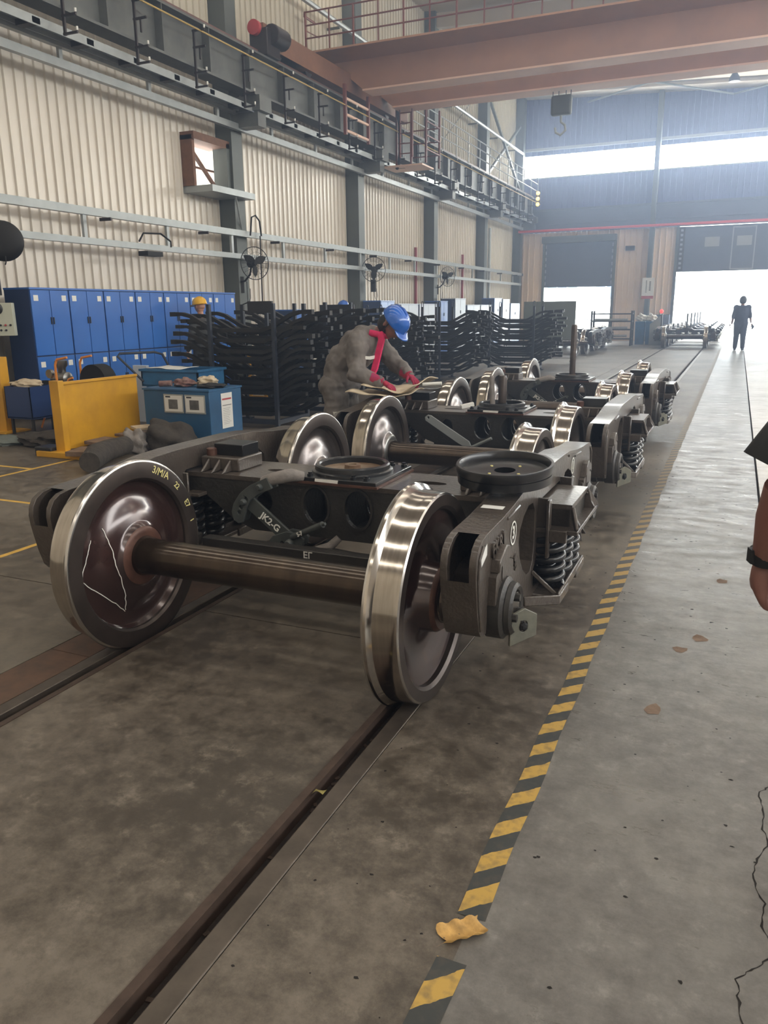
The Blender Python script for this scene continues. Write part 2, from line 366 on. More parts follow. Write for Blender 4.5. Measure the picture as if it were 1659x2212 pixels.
# loose dirt in the grooves
b=MB()
for sx in (-1,1):
    for k in range(260):
        y=random.uniform(.6,14); x=TX+sx*.685+random.uniform(-.02,.02); r=random.uniform(.002,.007)
        b.cb((x,y,-.052+r*.4),(r*2,r*3,r),0,rz=random.random()*3)
o=b.obj('groove_grit','railside',floor); o['kind']='stuff'
# crack in the lane
pts=[(.27,2.60),(.235,2.54),(.20,2.49),(.213,2.40),(.208,2.31),(.222,2.22),(.19,2.13),(.178,2.05),(.205,1.97),(.198,1.88),(.222,1.80),(.185,1.74),(.21,1.68),(.148,1.70),(.142,1.62),(.158,1.55),(.15,1.48),(.17,1.38),(.155,1.2)]
pts=[(.27,2.60),(.235,2.54),(.20,2.49),(.215,2.40),(.208,2.31),(.226,2.24),(.19,2.15),(.178,2.06),(.205,1.97),(.198,1.88),(.224,1.81),(.20,1.76),(.168,1.72),(.140,1.68),(.146,1.60),(.158,1.52),(.15,1.44),(.17,1.3)]
b=MB(); P=[]
random.seed(3)
for i in range(len(pts)-1):
    for k in range(5):
        t=k/5; P.append((pts[i][0]*(1-t)+pts[i+1][0]*t+random.uniform(-.004,.004),pts[i][1]*(1-t)+pts[i+1][1]*t))
for i in range(len(P)-1):
    w0=.0016+.001*math.sin(i*1.3)+.001*(i%3==0); w1=.0016+.001*math.sin((i+1)*1.3)+.001*((i+1)%3==0)
    b.quad((P[i][0]-w0,P[i][1],.0007),(P[i][0]+w0,P[i][1],.0007),(P[i+1][0]+w1,P[i+1][1],.0007),(P[i+1][0]-w1,P[i+1][1],.0007))
b.obj('floor_crack','crack',floor)
# bits of swarf and dark flecks lying on the concrete
b=MB()
for k in range(260):
    y=random.uniform(1.2,9); x=random.uniform(-.45,.27) if k%2 else random.uniform(-1.0,-.5); r=random.uniform(.0025,.010)*(.6+y*.1)
    n=5; c=[(x+r*random.uniform(.5,1.3)*math.cos(2*PI*j/n),y+r*random.uniform(.4,1)*math.sin(2*PI*j/n),.0006) for j in range(n)]
    b.add(c,[tuple(range(n))])
o=b.obj('floor_flecks','crack',floor); o['kind']='stuff'
for k,(x,y) in enumerate(((-.10,3.55),(-.02,3.72),(.06,4.62),(-.16,2.93))):
    b=MB(); n=9; b.add([(x+.035*random.uniform(.6,1.2)*math.cos(2*PI*j/n),y+.05*random.uniform(.5,1.1)*math.sin(2*PI*j/n),.0008) for j in range(n)],[tuple(range(n))]); b.obj('paint_stain','card2',floor)
# painted bay lines left of the track
def yl(x0,x1,y0,y1):
    b=MB(); b.box(x0,x1,y0,y1,-.001,.0009); b.obj('painted_line','yline',floor)
yl(-6.42,-6.37,4.0,8.0); yl(-9.5,-6.42,5.60,5.645); yl(-6.0,-4.25,4.51,4.55); yl(-4.25,-4.205,2.2,4.55); yl(-9.0,-6.42,9.0,9.05)
# hazard tape
def tape(y0,y1,name='hazard_tape',m='tape',x=-.49,w=.075,z=.0012,wav=.004):
    b=MB(); n=max(2,int((y1-y0)/.12)); 
    for i in range(n):
        a=y0+(y1-y0)*i/n; c=y0+(y1-y0)*(i+1)/n
        d0=wav*math.sin(a*9); d1=wav*math.sin(c*9)
        b.quad((x-w/2+d0,a,z),(x+w/2+d0,a,z),(x+w/2+d1,c,z),(x-w/2+d1,c,z))
    return b.mesh(name)
me=tape(1.62,38.5); o=link('hazard_tape',me,'tape'); tag(o,'long yellow and black striped tape stuck along the aisle floor','tape')
me=tape(-1,1.47); o=link('hazard_tape',me,'tape'); tag(o,'short end of striped tape at the bottom of the aisle, past the torn gap','tape')
b=MB(); random.seed(5)
NN=12
for i in range(NN):
    for j in range(5):
        pass
def crump(u,v):
    x=-.535+.085*u+.02*math.sin(v*5); y=1.49+.055*v+.075*u; z=.004+.012*abs(math.sin(u*9+v*4))*(.5+.5*v)+.006*math.sin(v*8); return (x,y,z)
def grid(b,fn,nu,nv,mi=0):
    v=[fn(i/nu,j/nv) for j in range(nv+1) for i in range(nu+1)]
    f=[(j*(nu+1)+i,j*(nu+1)+i+1,(j+1)*(nu+1)+i+1,(j+1)*(nu+1)+i) for j in range(nv) for i in range(nu)]
    return b.add(v,f,mi)
b=MB(); grid(b,crump,14,8); o=b.obj('tape_scrap','crumple',smooth=60); tag(o,'crumpled yellow scrap of tape curled up at the torn gap','tape scrap')
b=MB(); grid(b,lambda u,v:(-1.122+.035*u,1.92+.03*v+.01*u,.004+.012*math.sin(u*PI)*math.cos(v*2)),6,4); o=b.obj('dry_leaf','leaf',smooth=60); tag(o,'small greenish dry leaf caught in the rail groove','leaf')
# ---------------- left wall of corrugated cladding
wall=struct(MB().box(WALLX-.12,WALLX-.08,BY,FARY,11.0,11.05).obj('wall_left','wall'))
def corr(y0,y1,z0,z1,parent,m,x=WALLX,pitch=.205,d=.035,axis='Y',name='wall_panel',inward=1):
    b=MB(); prof=[]; n=max(1,round((y1-y0)/pitch)); p=(y1-y0)/n
    for i in range(n):
        a=y0+i*p; prof+= [(a,0),(a+p*.74,0),(a+p*.79,d),(a+p*.95,d)]
    prof.append((y1,0)); v=[];f=[]
    for a,h in prof:
        for z in (z0,z1):
            v.append((x+h*inward,a,z) if axis=='Y' else (a,x+h*inward,z))
    for i in range(len(prof)-1): f.append((i*2,i*2+2,i*2+3,i*2+1))
    b.add(v,f); return b.obj(name,m,parent,fix=False)
COLY=[8.1,14.8,20.8,26.8,32.8,38.7]
ys=[BY,-3.2,2.8,8.8,14.8,20.8,26.8,32.8,FARY]
for i in range(len(ys)-1):
    y0,y1=ys[i],ys[i+1]
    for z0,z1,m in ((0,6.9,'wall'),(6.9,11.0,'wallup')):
        if y0==8.8 and z0==0:
            corr(y0,13.42,z0,z1,wall,m); corr(13.42,14.8,0,3.92,wall,m); corr(13.42,14.8,4.84,6.9,wall,m)
        else: corr(y0,y1,z0,z1,wall,m)
# columns
for y in COLY+[2.8]:
    b=MB(); b.box(WALLX+.02,WALLX+.05,y-.19,y+.19,0,10.9); b.box(-9.88,-9.84,y-.19,y+.19,0,10.9); b.box(WALLX+.03,-9.86,y-.03,y+.03,0,10.9)
    for z in (2.3,5.3,7.5): b.box(WALLX+.05,-9.88,y-.18,y+.18,z,z+.02)
    b.box(WALLX+.05,-9.5 if False else -9.88,y-.185,y-.165,0,10.9)
    struct(b.obj('trim_column','column'))
# window opening beside the first column: timber frame, brace, ledge; annexe wall outside it
b=MB(); b.box(-10.42,-9.95,13.42,13.5,3.92,4.84); b.box(-10.42,-9.9,13.42,14.62,4.76,4.9); b.bar((-10.05,13.5,4.6),(-10.05,14.3,3.95),.06,.06); b.bar((-10.3,13.45,4.35),(-10.3,14.6,4.35),.04,.04)
win=struct(b.obj('window_1','wood'))
b=MB(); b.box(-10.4,-9.55,13.45,14.95,3.80,3.92); b.bar((-9.6,14.3,3.8),(-9.86,14.85,3.2),.03,.03); b.obj('window_sill','galv',win)
b=MB(); b.box(-10.24,-9.9,14.5,14.8,3.92,4.85); b.obj('window_jamb','column',win)
b=MB(); b.box(-14,-13.9,9,22,0,9); b.box(-13.9,-11.0,9,22,8.9,9.0); b.box(-14,-10.4,8.9,9,0,9); b.box(-14,-10.4,22,22.1,0,9); o=b.obj('wall_annexe_with_shade','wall'); struct(o)  # annexe wall; its roof and end walls are added to darken it
# red wall pipes and grey conduits on left wall
for y,z0,z1,m,r in ((25.6,0.,3.55,'darkred',.05),(30.6,0.,3.6,'darkred',.05),(33.7,0,4.9,'galv',.06),(34.3,0,4.9,'galv',.06)):
    b=MB(); b.tube([(-10.12,y,z0),(-10.12,y,z1)],r,10); o=b.obj('pipe',m,smooth=40)
    tag(o,{25.6:'red vertical pipe on the cladding just before the third column',30.6:'red vertical pipe on the cladding between third and fourth columns',33.7:'grey vertical conduit right after the fourth column, nearer of two',34.3:'grey vertical conduit after the fourth column, farther of two'}[y],'pipe')
# cable trays along the wall
def tray(name,label,zs,x,spz,step=2.0,w=.10,y0=3.,posts=True,y1=38.3):
    t=thing(name,label,'cable tray',(x,y0,zs[0][0]))
    def P(bm,nm,m,bv=0): o=bm.obj(nm,m,t); o.location=(-x,-y0,-zs[0][0]); return o
    for z0,z1,ww in zs:
        b=MB(); b.box(x-ww/2,x+ww/2,y0,y1,z0,z1); P(b,'tray_beam','galv')
    y=y0+1
    while y<y1:
        b=MB(); b.box(x-.03,x+.02,y-.035,y+.035,spz[0],spz[1]); P(b,'tray_post','galv')
        y+=step
    for yc in COLY[:]:
        b=MB(); b.box(-9.86,x,yc-.05,yc+.05,zs[0][0],zs[0][1]); P(b,'tray_bracket','column')
    return t
t=tray('cable_tray','pair of grey trays along the wall just above the lockers',[(3.05,3.17,.10),(2.60,2.70,.10)],-9.72,(2.70,3.05),2.05)
b=MB(); random.seed(9)
y=5.2
while y<38: b.bar((-9.62,y,2.99),(-9.40,y+.02,2.99),.03,.05); y+=2.6
o=b.obj('hook_arms','brk',t); o.location=(9.72,-3,-3.05)
t=tray('cable_tray','high pair of grey trays under the crane runway',[(5.11,5.23,.10),(5.40,5.52,.10)],-9.72,(5.22,5.42),2.0)
t=thing('cable_channel','pale channel with dark slots hung below the crane runway beam','cable tray',(-9.4,3,5.5))
b=MB(); b.box(-9.62,-9.60,3,38.3,5.44,5.56); b.box(-9.3,-9.28,3,38.3,5.40,5.52); b.box(-9.6,-9.3,3,38.3,5.50,5.51); o=b.obj('channel','galv',t); o.location=(9.4,-3,-5.5)
y=4.
while y<38:
    b=MB(); b.box(-9.6,-9.28,y,y+.14,5.42,5.50); o=b.obj('channel_cross_piece','brk',t); o.location=(9.4,-3,-5.5); y+=1.02
# crane runway beam
t=thing('crane_runway_beam','long grey green crane runway beam along the left wall','beam',(-9.35,3,6.1))
def RP(bm,nm,m,sm=None): o=bm.obj(nm,m,t,smooth=sm); o.location=(9.35,-3,-6.1); return o
b=MB(); b.box(-9.36,-9.34,3,38.6,5.74,6.46); RP(b,'web','beam')
b=MB(); b.box(-9.53,-9.17,3,38.6,6.46,6.50); RP(b,'top_flange','beam')
b=MB(); b.box(-9.53,-9.17,3,38.6,5.70,5.74); RP(b,'bottom_flange','beam')
b=MB(); b.box(-9.385,-9.315,3,38.6,6.50,6.61); RP(b,'crane_rail','railred')
y=4.0
while y<38.5:
    b=MB(); b.box(-9.52,-9.36,y,y+.015,5.74,6.46); b.box(-9.34,-9.18,y,y+.015,5.74,6.46); RP(b,'stiffener','beam'); y+=1.3
b=MB(); b.tube([(-8.98,3,6.24),(-8.98,38.6,6.24)],.014,6); RP(b,'yellow_conductor','ypipe')
for yy in (COLY): 
    b=MB(); b.box(-9.86,-9.1,yy-.22,yy+.22,5.42,5.70); b.box(-9.86,-9.2,yy-.15,yy+.15,5.15,5.42); RP(b,'corbel','beam')
bm=MB(); 
bm.bar((-9.13,0,5.35),(-9.13,0,6.28),.03,.04)
for z in (5.37,5.60,6.0,6.26): bm.bar((-9.16,0,z),(-8.9,0,z),.03,.03)
bm.bar((-9.02,0,6.0),(-9.02,0,5.8),.025,.025)
proto=None
me=bm.mesh('conductor_bracket'); me.materials.append(M['brk'])
bc=MB()
for z in (5.62,5.39,6.28): bc.tube([(-8.905,0,z),(-8.905,0,z+.05)],.016,6)
mc=bc.mesh('insulator'); mc.materials.append(M['whitecap'])
y=8.02
while y<38:
    o=bpy.data.objects.new('conductor_bracket',me); COL.objects.link(o); o.parent=t; o.location=(9.35,y-3,-6.1)
    c=bpy.data.objects.new('insulator',mc); COL.objects.link(c); c.parent=o; y+=1.52
# walkway handrail on the runway beyond the crane
t=thing('walkway_handrail','galvanised handrail along the runway beyond the orange crane','handrail',(-9.0,22.5,6.5))
for z in (6.75,7.05,7.32):
    b=MB(); b.tube([(0,0,z-6.5),(0,15.6,z-6.5)],.02,6); b.obj('rail_tube','galv',t,smooth=40)
for k in range(13):
    b=MB(); b.tube([(0,k*1.3,-.1),(0,k*1.3,.82)],.02,6); b.obj('rail_post','galv',t,smooth=40)
t=thing('signal_lamp','three stacked amber signal lamps at the far end of the runway','lamp',(-9.0,38.2,6.45))
b=MB(); b.box(-.08,.08,-.02,.06,-.35,.35); b.obj('lamp_housing','brk',t)
for k in range(3):
    b=MB(); b.sphere((0,-.05,-.24+.24*k),.085,10,6); b.obj('lamp_lens','amber',t,smooth=60)
# upper wall pipe on brackets
t=thing('wall_pipe','pale pipe on brackets high along the upper left wall','pipe',(-9.85,10,8.5))
b=MB(); b.tube([(0,0,0),(0,28.5,0)],.06,8); b.obj('pipe_run','galv',t,smooth=40)
for k in range(10):
    b=MB(); b.bar((0,1.0+k*2.9,-.08),(-.35,1.0+k*2.9,-.08),.05,.05); b.obj('pipe_bracket','column',t)
# X brace in the last bay
b=MB(); b.bar((-9.95,33.2,6.9),(-9.95,38.2,9.6),.1,.1); b.bar((-9.9,38.2,6.9),(-9.9,33.2,9.6),.1,.1); b.bar((-10.,27.3,6.9),(-10.,32.3,9.9),.02,.02) 
struct(b.obj('trim_cross_brace','column'))
# ---------------- far wall
far=struct(MB().box(-10.4,RX,FARY+.1,FARY+.2,10.9,11.0).obj('wall_far','farup'))
DL=(-8.72,-5.55,2.50,4.55); DR=(-2.74,3.2,3.06,4.98)
def fp(x0,x1,z0,z1,m): corr(x0,x1,z0,z1,far,m,x=FARY,axis='X',inward=-1,name='wall_panel',pitch=.25)
fp(-10.3,DL[0],0,5.0,'farlow'); fp(DL[1],DR[0],0,5.0,'farlow'); fp(DL[0],DL[1],DL[3],5.0,'farlow'); fp(DR[1],14,0,5.0,'farlow')
fp(-10.3,14,5.0,7.46,'farup'); fp(-10.3,-9.9,7.46,8.42,'farup'); fp(-10.3,14,8.42,11.0,'farup')
for i,(x0,x1) in enumerate(((-9.9,-3.98),(-3.78,13.6))):
    t=struct(MB().box(x0,x1,FARY-.04,FARY+.02,7.42,7.47).obj('window_%d'%(i+2),'palegrey'))
    n=round((x1-x0)/1.18)
    for k in range(n):
        a=x0+(x1-x0)*k/n; c=x0+(x1-x0)*(k+1)/n
        b=MB(); b.box(a+.015,c-.015,FARY+.03,FARY+.05,7.47,8.42); b.obj('pane','winglow',t)
    b=MB(); b.box(x0,x1,FARY-.12,FARY-.02,8.62,8.74)
    b.obj('light_ledge','galv',t)
b=MB(); b.box(-3.98,-3.78,FARY-.5,FARY,0,10.6); struct(b.obj('trim_far_column','column'))
b=MB(); b.box(-10.3,14,FARY-.35,FARY-.05,5.35,5.45); b.box(-10.3,14,FARY-.35,FARY-.05,5.95,6.03); b.box(-10.3,14,FARY-.22,FARY-.2,5.0,6.0); struct(b.obj('trim_far_beam','shutter'))
b=MB(); b.tube([(-10.1,38.9,5.12),(-9.9,38.4,5.05),(14,38.4,5.05)],.055,8); o=b.obj('pipe','redpipe',smooth=40); tag(o,'long red pipe running across the far wall above both doors','pipe')
# roller shutter (left door), slatted
t=struct(MB().box(DL[0]-.12,DL[0],FARY-.12,FARY+.02,0,4.75).box(DL[1],DL[1]+.12,FARY-.12,FARY+.02,0,4.75).box(DL[0]-.12,DL[1]+.12,FARY-.4,FARY,4.5,4.8).obj('door_1','column'))
nsl=10
for k in range(nsl):
    z0=DL[2]+(DL[3]-DL[2])*k/nsl; z1=DL[2]+(DL[3]-DL[2])*(k+1)/nsl
    b=MB(); b.box(DL[0],DL[1],FARY-.05,FARY-.02,z0+.006,z1-.006); b.box(DL[0],DL[1],FARY-.035,FARY-.02,z0-.006,z0+.006); b.obj('shutter_slat','shutter',t)
for xx in (DL[0]+.04,DL[1]-.04):
    for k in range(7):
        b=MB(); b.box(xx-.025,xx+.025,FARY-.10,FARY-.06,2.6+k*.28,2.75+k*.28); b.obj('guide_clip','galv',t)
t=struct(MB().box(DR[0]-.12,DR[0],FARY-.12,FARY+.02,0,5.0).box(DR[1],DR[1]+.12,FARY-.12,FARY+.02,0,5.0).obj('door_2','column'))
for k in range(4):
    z0=DR[2]+(DR[3]-DR[2])*k/4; z1=DR[2]+(DR[3]-DR[2])*(k+1)/4
    b=MB(); b.box(DR[0]+.25,DR[1],FARY-.06,FARY-.02,z0+.006,z1-.006); b.box(DR[0]+.25,DR[1],FARY-.045,FARY-.02,z0-.006,z0+.006); b.obj('door_panel','shutter',t)
b=MB(); b.box(DR[0],DR[0]+.25,FARY-.09,FARY-.02,DR[2],DR[3]); b.obj('door_track','brk',t)
for k in range(9):
    b=MB(); b.box(DR[0]+.07,DR[0]+.17,FARY-.15,FARY-.09,DR[2]+.12+k*.2,DR[2]+.21+k*.2); b.obj('track_roller','galv',t)
b=MB()
for (x0,x1,z0,z1) in ((-.55,-.5,3.15,4.85),(.35,.4,3.15,4.85),(-.55,.4,3.1,3.15),(-.55,.4,4.85,4.9)): b.box(x0,x1,FARY-.085,FARY-.06,z0,z1)
b.obj('wicket_frame','palegrey',t)
for x0 in (-1.65,-.35):
    b=MB(); b.box(x0,x0+.6,FARY-.08,FARY-.06,4.1,4.5); b.obj('vision_panel','palegrey',t)
# low grey plinth by the right door
b=MB(); b.box(-3.75,-2.86,38.6,38.95,0,1.2); struct(b.obj('trim_plinth','shutter'))
# notice on the far column
t=thing('notice_board','tall white notice with a red foot on the far column','sign',(-3.87,38.45,1.9))
b=MB(); b.box(-.26,.26,0,.03,0,.92); b.obj('panel','paper',t)
b=MB(); b.box(-.26,.26,-.004,0,0,.13); b.obj('red_band','redp',t)
b=MB()
for k in range(9): b.box(-.10,-.045,-.004,0,.28+k*.06,.315+k*.06)
for k in range(7): b.box(.05,.12,-.004,0,.36+k*.06,.40+k*.06)
b.obj('vertical_lettering','dark',t)
b=MB(); b.box(-5.0,-4.6,38.7,38.9,4.05,4.25); o=b.obj('wall_lamp','brk'); tag(o,'small dark floodlight on the cream far wall between the doors','lamp')
# roof
b=MB(); b.add([(-10.4,BY,roofz(-10.4)),(RX,BY,roofz(RX)),(RX,FARY+.2,roofz(RX)),(-10.4,FARY+.2,roofz(-10.4))],[(0,1,2,3)])
roof=struct(b.obj('ceiling','roof',fix=False))
for y in (26.8,32.8):
    b=MB(); b.bar((-10.2,y,roofz(-10.2)-.25),(RX,y,roofz(RX)-.25),.16,.42); b.obj('rafter','roof',roof)
for y in (28.8,30.8,34.3,35.8,37.3):
    b=MB(); b.bar((-10.2,y,roofz(-10.2)-.08),(RX,y,roofz(RX)-.08),.07,.14); b.obj('purlin','roof',roof)
b=MB()
for x in (-7,-1,5):
    b.tube([(x,33,roofz(x)-.3),(x+6,38.6,roofz(x+6)-.3)],.04,6); b.tube([(x+6,33,roofz(x+6)-.3),(x,38.6,roofz(x)-.3)],.04,6)
b.obj('roof_bracing','column',roof)
for i,y in enumerate((-6.5,-1.5,3.6,8.9,14.2,19.2)):
    for x in (-7.5,-3.,1.5,6.,10.5):
        b=MB(); z0,z1=roofz(x-1.9)-.05,roofz(x+1.9)-.05
        b.add([(x-1.9,y-.38,z0),(x+1.9,y-.38,z1),(x+1.9,y+.38,z1),(x-1.9,y+.38,z0)],[(0,3,2,1)])
        b.obj('skylight_panel','skyglow',roof,fix=False)
t=thing('high_bay_lamp','bell shaped unlit lamp under the far roof','lamp',(-.95,35.0,roofz(-.95)-.35))
b=MB(); b.lathe([(-.34,.02),(-.33,.2),(-.2,.19),(-.02,.08),(.12,.06),(.35,.02)],20,axis='Z'); b.obj('shade','darksteel',t,smooth=40)
# right and back walls (closing the hall, off frame)
b=MB(); b.box(RX,RX+.1,BY,FARY,0,6.0); b.box(RX,RX+.1,BY,FARY,8.2,10.9); wr=struct(b.obj('wall_right','wall'))
b=MB(); b.box(RX+.02,RX+.06,BY,FARY,6.0,8.2); 
w5=struct(b.obj('window_4','sideglow'))
b=MB(); b.box(-10.4,RX,BY-.1,BY,0,10.95); struct(b.obj('wall_back','wall'))
# ---------------- crane
t=thing('bridge_crane','orange double girder bridge crane spanning the hall','crane',(-9.35,20,6.61))
def CP(bm,nm,m,sm=None,bev=0): o=bm.obj(nm,m,t,smooth=sm,bevel=bev); o.location=(9.35,-20,-6.61); return o
for y0,nm in ((18.92,'near_girder'),(20.75,'far_girder')):
    b=MB(); b.prism([(-9.9,7.66),(-9.9,7.12),(-9.2,7.0),(-8.85,6.72),(13.9,6.72),(13.9,7.66)],[],lambda a,c,d:(a,d,c),y0,y0+.46); CP(b,nm,'crane')
    b=MB(); b.box(-8.85,13.9,y0-.06,y0+.52,6.68,6.72); CP(b,'girder_flange','cranelow')
    b=MB(); b.box(-9.9,13.9,y0-.05,y0+.51,7.66,7.70); CP(b,'girder_flange','crane')
b=MB(); b.box(-9.52,-9.18,15.3,22.6,6.68,7.1); b.prism([(15.0,7.1),(15.0,6.8),(15.6,6.68),(16.6,6.68),(18.9,7.1)],[],lambda a,c,d:(d,a,c),-9.5,-9.2); CP(b,'end_truck','truck')
for y in (15.7,17.0,21.4,22.3):
    b=MB(); b.lathe([(-9.41,.14),(-9.40,.17),(-9.37,.15),(-9.33,.15),(-9.30,.17),(-9.29,.14)],24,c=(0,y,6.76)); CP(b,'crane_wheel','brk',40)
b=MB(); b.lathe([(14.85,.10),(14.86,.14),(14.95,.14),(15.0,.09)],20,axis='Y',c=(-9.35,0,7.0)); CP(b,'buffer','redp',40)
b=MB(); b.cb((-9.3,15.2,6.75),(.42,.5,.5)); b.tube([(-9.1,15.1,6.9),(-9.1,15.6,6.9)],.2,14); CP(b,'drive_motor','brk',bev=.02)
# railed walkway on the near side
b=MB(); b.box(-9.9,13.9,17.95,18.92,7.38,7.42); CP(b,'walkway_deck','crane')
for z in (7.70,7.97,8.25):
    b=MB(); b.tube([(-9.9,17.98,z),(13.9,17.98,z)],.018,6); CP(b,'guard_rail','maroon',40)
b=MB(); b.tube([(-9.9,18.0,8.25),(-10.02,18.2,8.25),(-10.02,18.7,8.25)],.03,6); b.tube([(-9.9,18.0,7.97),(-10.0,18.2,7.95),(-9.95,18.8,7.95)],.014,6); CP(b,'guard_rail','maroon',40)
x=-9.88
k=0
while x<13.9:
    b=MB(); b.bar((x,17.98,7.40),(x,17.98,8.26),.05 if k%2==0 else .02,.03); CP(b,'guard_post','maroon'); x+=.62; k+=1
# access platform and ladder hanging below
b=MB(); b.box(-9.45,-8.27,21.4,22.3,5.36,5.40); CP(b,'access_platform','cranelow')
b=MB()
for (x,y) in ((-9.03,21.42),(-8.17,21.42),(-8.17,22.48),(-9.03,22.48),(-8.6,21.42)): b.bar((x,y,5.4),(x,y,6.9),.05,.05)
for z in (5.75,6.1,6.45): b.bar((-8.17,21.42,z),(-8.17,22.48,z),.03,.03); b.bar((-9.03,22.48,z),(-8.17,22.48,z),.03,.03)
CP(b,'platform_frame','maroon')
b=MB(); b.bar((-8.75,21.0,5.5),(-8.75,21.0,7.0),.05,.03); b.bar((-8.4,21.0,5.5),(-8.4,21.0,7.0),.05,.03)
for k in range(6): b.bar((-8.75,21.0,5.6+k*.25),(-8.4,21.0,5.6+k*.25),.025,.025)
CP(b,'ladder','maroon')
b=MB(); b.tube([(-8.95,21.3,6.8),(-8.9,21.35,6.3),(-8.86,21.3,5.9),(-8.95,21.4,5.5),(-9.1,21.6,5.35)],.05,8); CP(b,'cable_bundle','brk',40)
b=MB()
for yy in (18.2,19.5): b.bar((-9.0,yy,5.6),(-9.0,yy,6.7),.07,.07)
CP(b,'collector_frame','maroon')
for zz in (5.7,6.05,6.4):
    b=MB(); b.tube([(-9.0,18.2,zz),(-9.0,19.5,zz)],.035,8); CP(b,'collector_rod','cranelow',40)
# hook block
t=thing('hook_block','grey hook block hanging on wire ropes below the crane','hook',(-4.45,21.0,6.0))
for dx in (-.22,-.08,.1,.22):
    b=MB(); b.tube([(dx,0,.5),(dx,0,.675)],.011,6); b.obj('wire_rope','brk',t)
b=MB(); b.cb((0,0,.35),(.5,.2,.45)); b.obj('pulley_housing','column',t,bevel=.05)
b=MB(); b.tube([(0,0,.15),(0,0,-.02),(.1,0,-.1),(.12,0,-.22),(0,0,-.32),(-.12,0,-.25),(-.14,0,-.14)],.03,8); b.obj('hook','palegrey',t,smooth=40)
# ---------------- outside
b=MB(); b.box(-60,60,FARY+.1,120,-.2,-.02); struct(b.obj('ground_outside','outside'))
t=thing('workshop_building','white building with rows of blue windows outside the doors','building',(0,78,0))
b=MB(); b.box(-34,30,0,6,0,15); b.obj('facade','bldg',t)
for z0 in (2.2,5.6,9.2):
    for k in range(13):
        x=-31+k*4.6
        f=MB(); f.box(x,x+3.0,-.1,0,z0,z0+1.9); o=f.obj('window','bldg',t)
        for q in range(3):
            g=MB(); g.box(x+.1+q*.98,x+.94+q*.98,-.12,-.10,z0+.1,z0+1.8); g.obj('pane','pane',o)
# ================================================================ BOGIES
WB=.90  # half wheelbase
def wheel_meshes(s,bright):
    """s=+1 right side, -1 left"""
    rim=[(.6765,.362),(.6765,.436),(.680,.444),(.6895,.448),(.699,.4445),(.706,.434),(.714,.4245),(.74,.4210),(.770,.4200),(.795,.4180),(.806,.4155),(.8115,.409),(.8115,.366),(.800,.352),(.745,.346),(.690,.352)]
    mis=[1,2,2,0,0,0,0,0,0,0,2,1,1,1,1,1]
    r=MB(); r.lathe([(a*s,b) for a,b in rim],96,mis=mis,closed=True)
    pl=[(.700,.352),(.722,.338),(.730,.310),(.722,.270),(.700,.230),(.683,.195),(.676,.165),(.668,.148),(.655,.138),(.648,.128),(.646,.106),(.646,.09),(.838,.09),(.838,.122),(.820,.134),(.770,.142),(.745,.165),(.735,.20),(.742,.245),(.762,.290),(.772,.325),(.780,.350)]
    mis=[0]*8+[1]*3+[1]+[1]*2+[0]*8
    mis=(mis+[0]*30)[:len(pl)]; p=MB(); p.lathe([(a*s,b) for a,b in pl],72,mis=mis,closed=True)
    return p.mesh('wheel',40),r.mesh('rim',28)
WM={}
for s in (-1,1):
    for br in (0,1):
        a,r=wheel_meshes(s,br)
        for m in (('platebright','steel') if br else ('plate','hub')): a.materials.append(M[m])
        for m in ('tread','rimface','rimedge'): r.materials.append(M[m])
        WM[s,br]=(a,r)
ax=MB(); ax.lathe([(-1.12,.065),(-.90,.065),(-.88,.082),(-.845,.09),(-.84,.096),(-.655,.096),(-.62,.091),(-.585,.083),(.585,.083),(.62,.091),(.655,.096),(.84,.096),(.845,.09),(.88,.082),(.90,.065),(1.12,.065)],48); AX=ax.mesh('axle',30); AX.materials.append(M['axle'])
bb=MB(); bb.lathe([(.885,.085),(.89,.108),(.93,.118),(.97,.118),(.975,.112),(1.02,.112),(1.025,.120),(1.085,.120),(1.095,.108),(1.10,.10)],40); BRG={1:bb.mesh('bearing',35)}
bb=MB(); bb.lathe([(-.885,.085),(-.89,.108),(-.93,.118),(-.97,.118),(-.975,.112),(-1.02,.112),(-1.025,.120),(-1.085,.120),(-1.095,.108),(-1.10,.10)],40); BRG[-1]=bb.mesh('bearing',35)
CAP={}
for s in (-1,1):
    bb=MB(); bb.lathe([(1.10*s,.104),(1.118*s,.100),(1.128*s,.088),(1.122*s,.074),(1.112*s,.068),(1.112*s,.03),(1.118*s,.0)],40)
    for k in range(3):
        a=PI/2+k*2*PI/3; bb.lathe([(1.11*s,.016),(1.137*s,.015),(1.137*s,0)],6,c=(0,.046*math.cos(a),.046*math.sin(a)))
    CAP[s]=bb.mesh('end_cap',35); CAP[s].materials.append(M['castdark'])
for s in (-1,1): BRG[s].materials.append(M['castdark'])
# ---- side frame: hollow casting, outline in (y,z)
half=[(0,.802),(.28,.802),(.46,.795),(.68,.768),(.86,.754),(1.00,.749),(1.060,.746),(1.110,.738),(1.150,.716),(1.172,.685),(1.180,.645),(1.176,.600),(1.168,.555),(1.150,.470),(1.128,.400),(1.105,.374),(1.04,.362),(1.033,.40),(1.03,.49),(1.01,.565),(.97,.598),(.83,.598),(.79,.565),(.775,.46),(.762,.41),(.735,.375),(.66,.340),(.52,.275),(.42,.245),(.30,.235),(.0,.235)]
outer=half[:]+[(-y,z) for y,z in reversed(half[1:-1])]
def arc(cx,cz,rx,rz,n=14,a0=0): return [(cx+rx*math.cos(a0+2*PI*i/n),cz+rz*math.sin(a0+2*PI*i/n)) for i in range(n)]
window=[(-.300,.285),(.300,.285),(.300,.38),(.236,.42),(.236,.668),(.22,.682),(-.22,.682),(-.236,.668),(-.236,.42),(-.300,.38)]
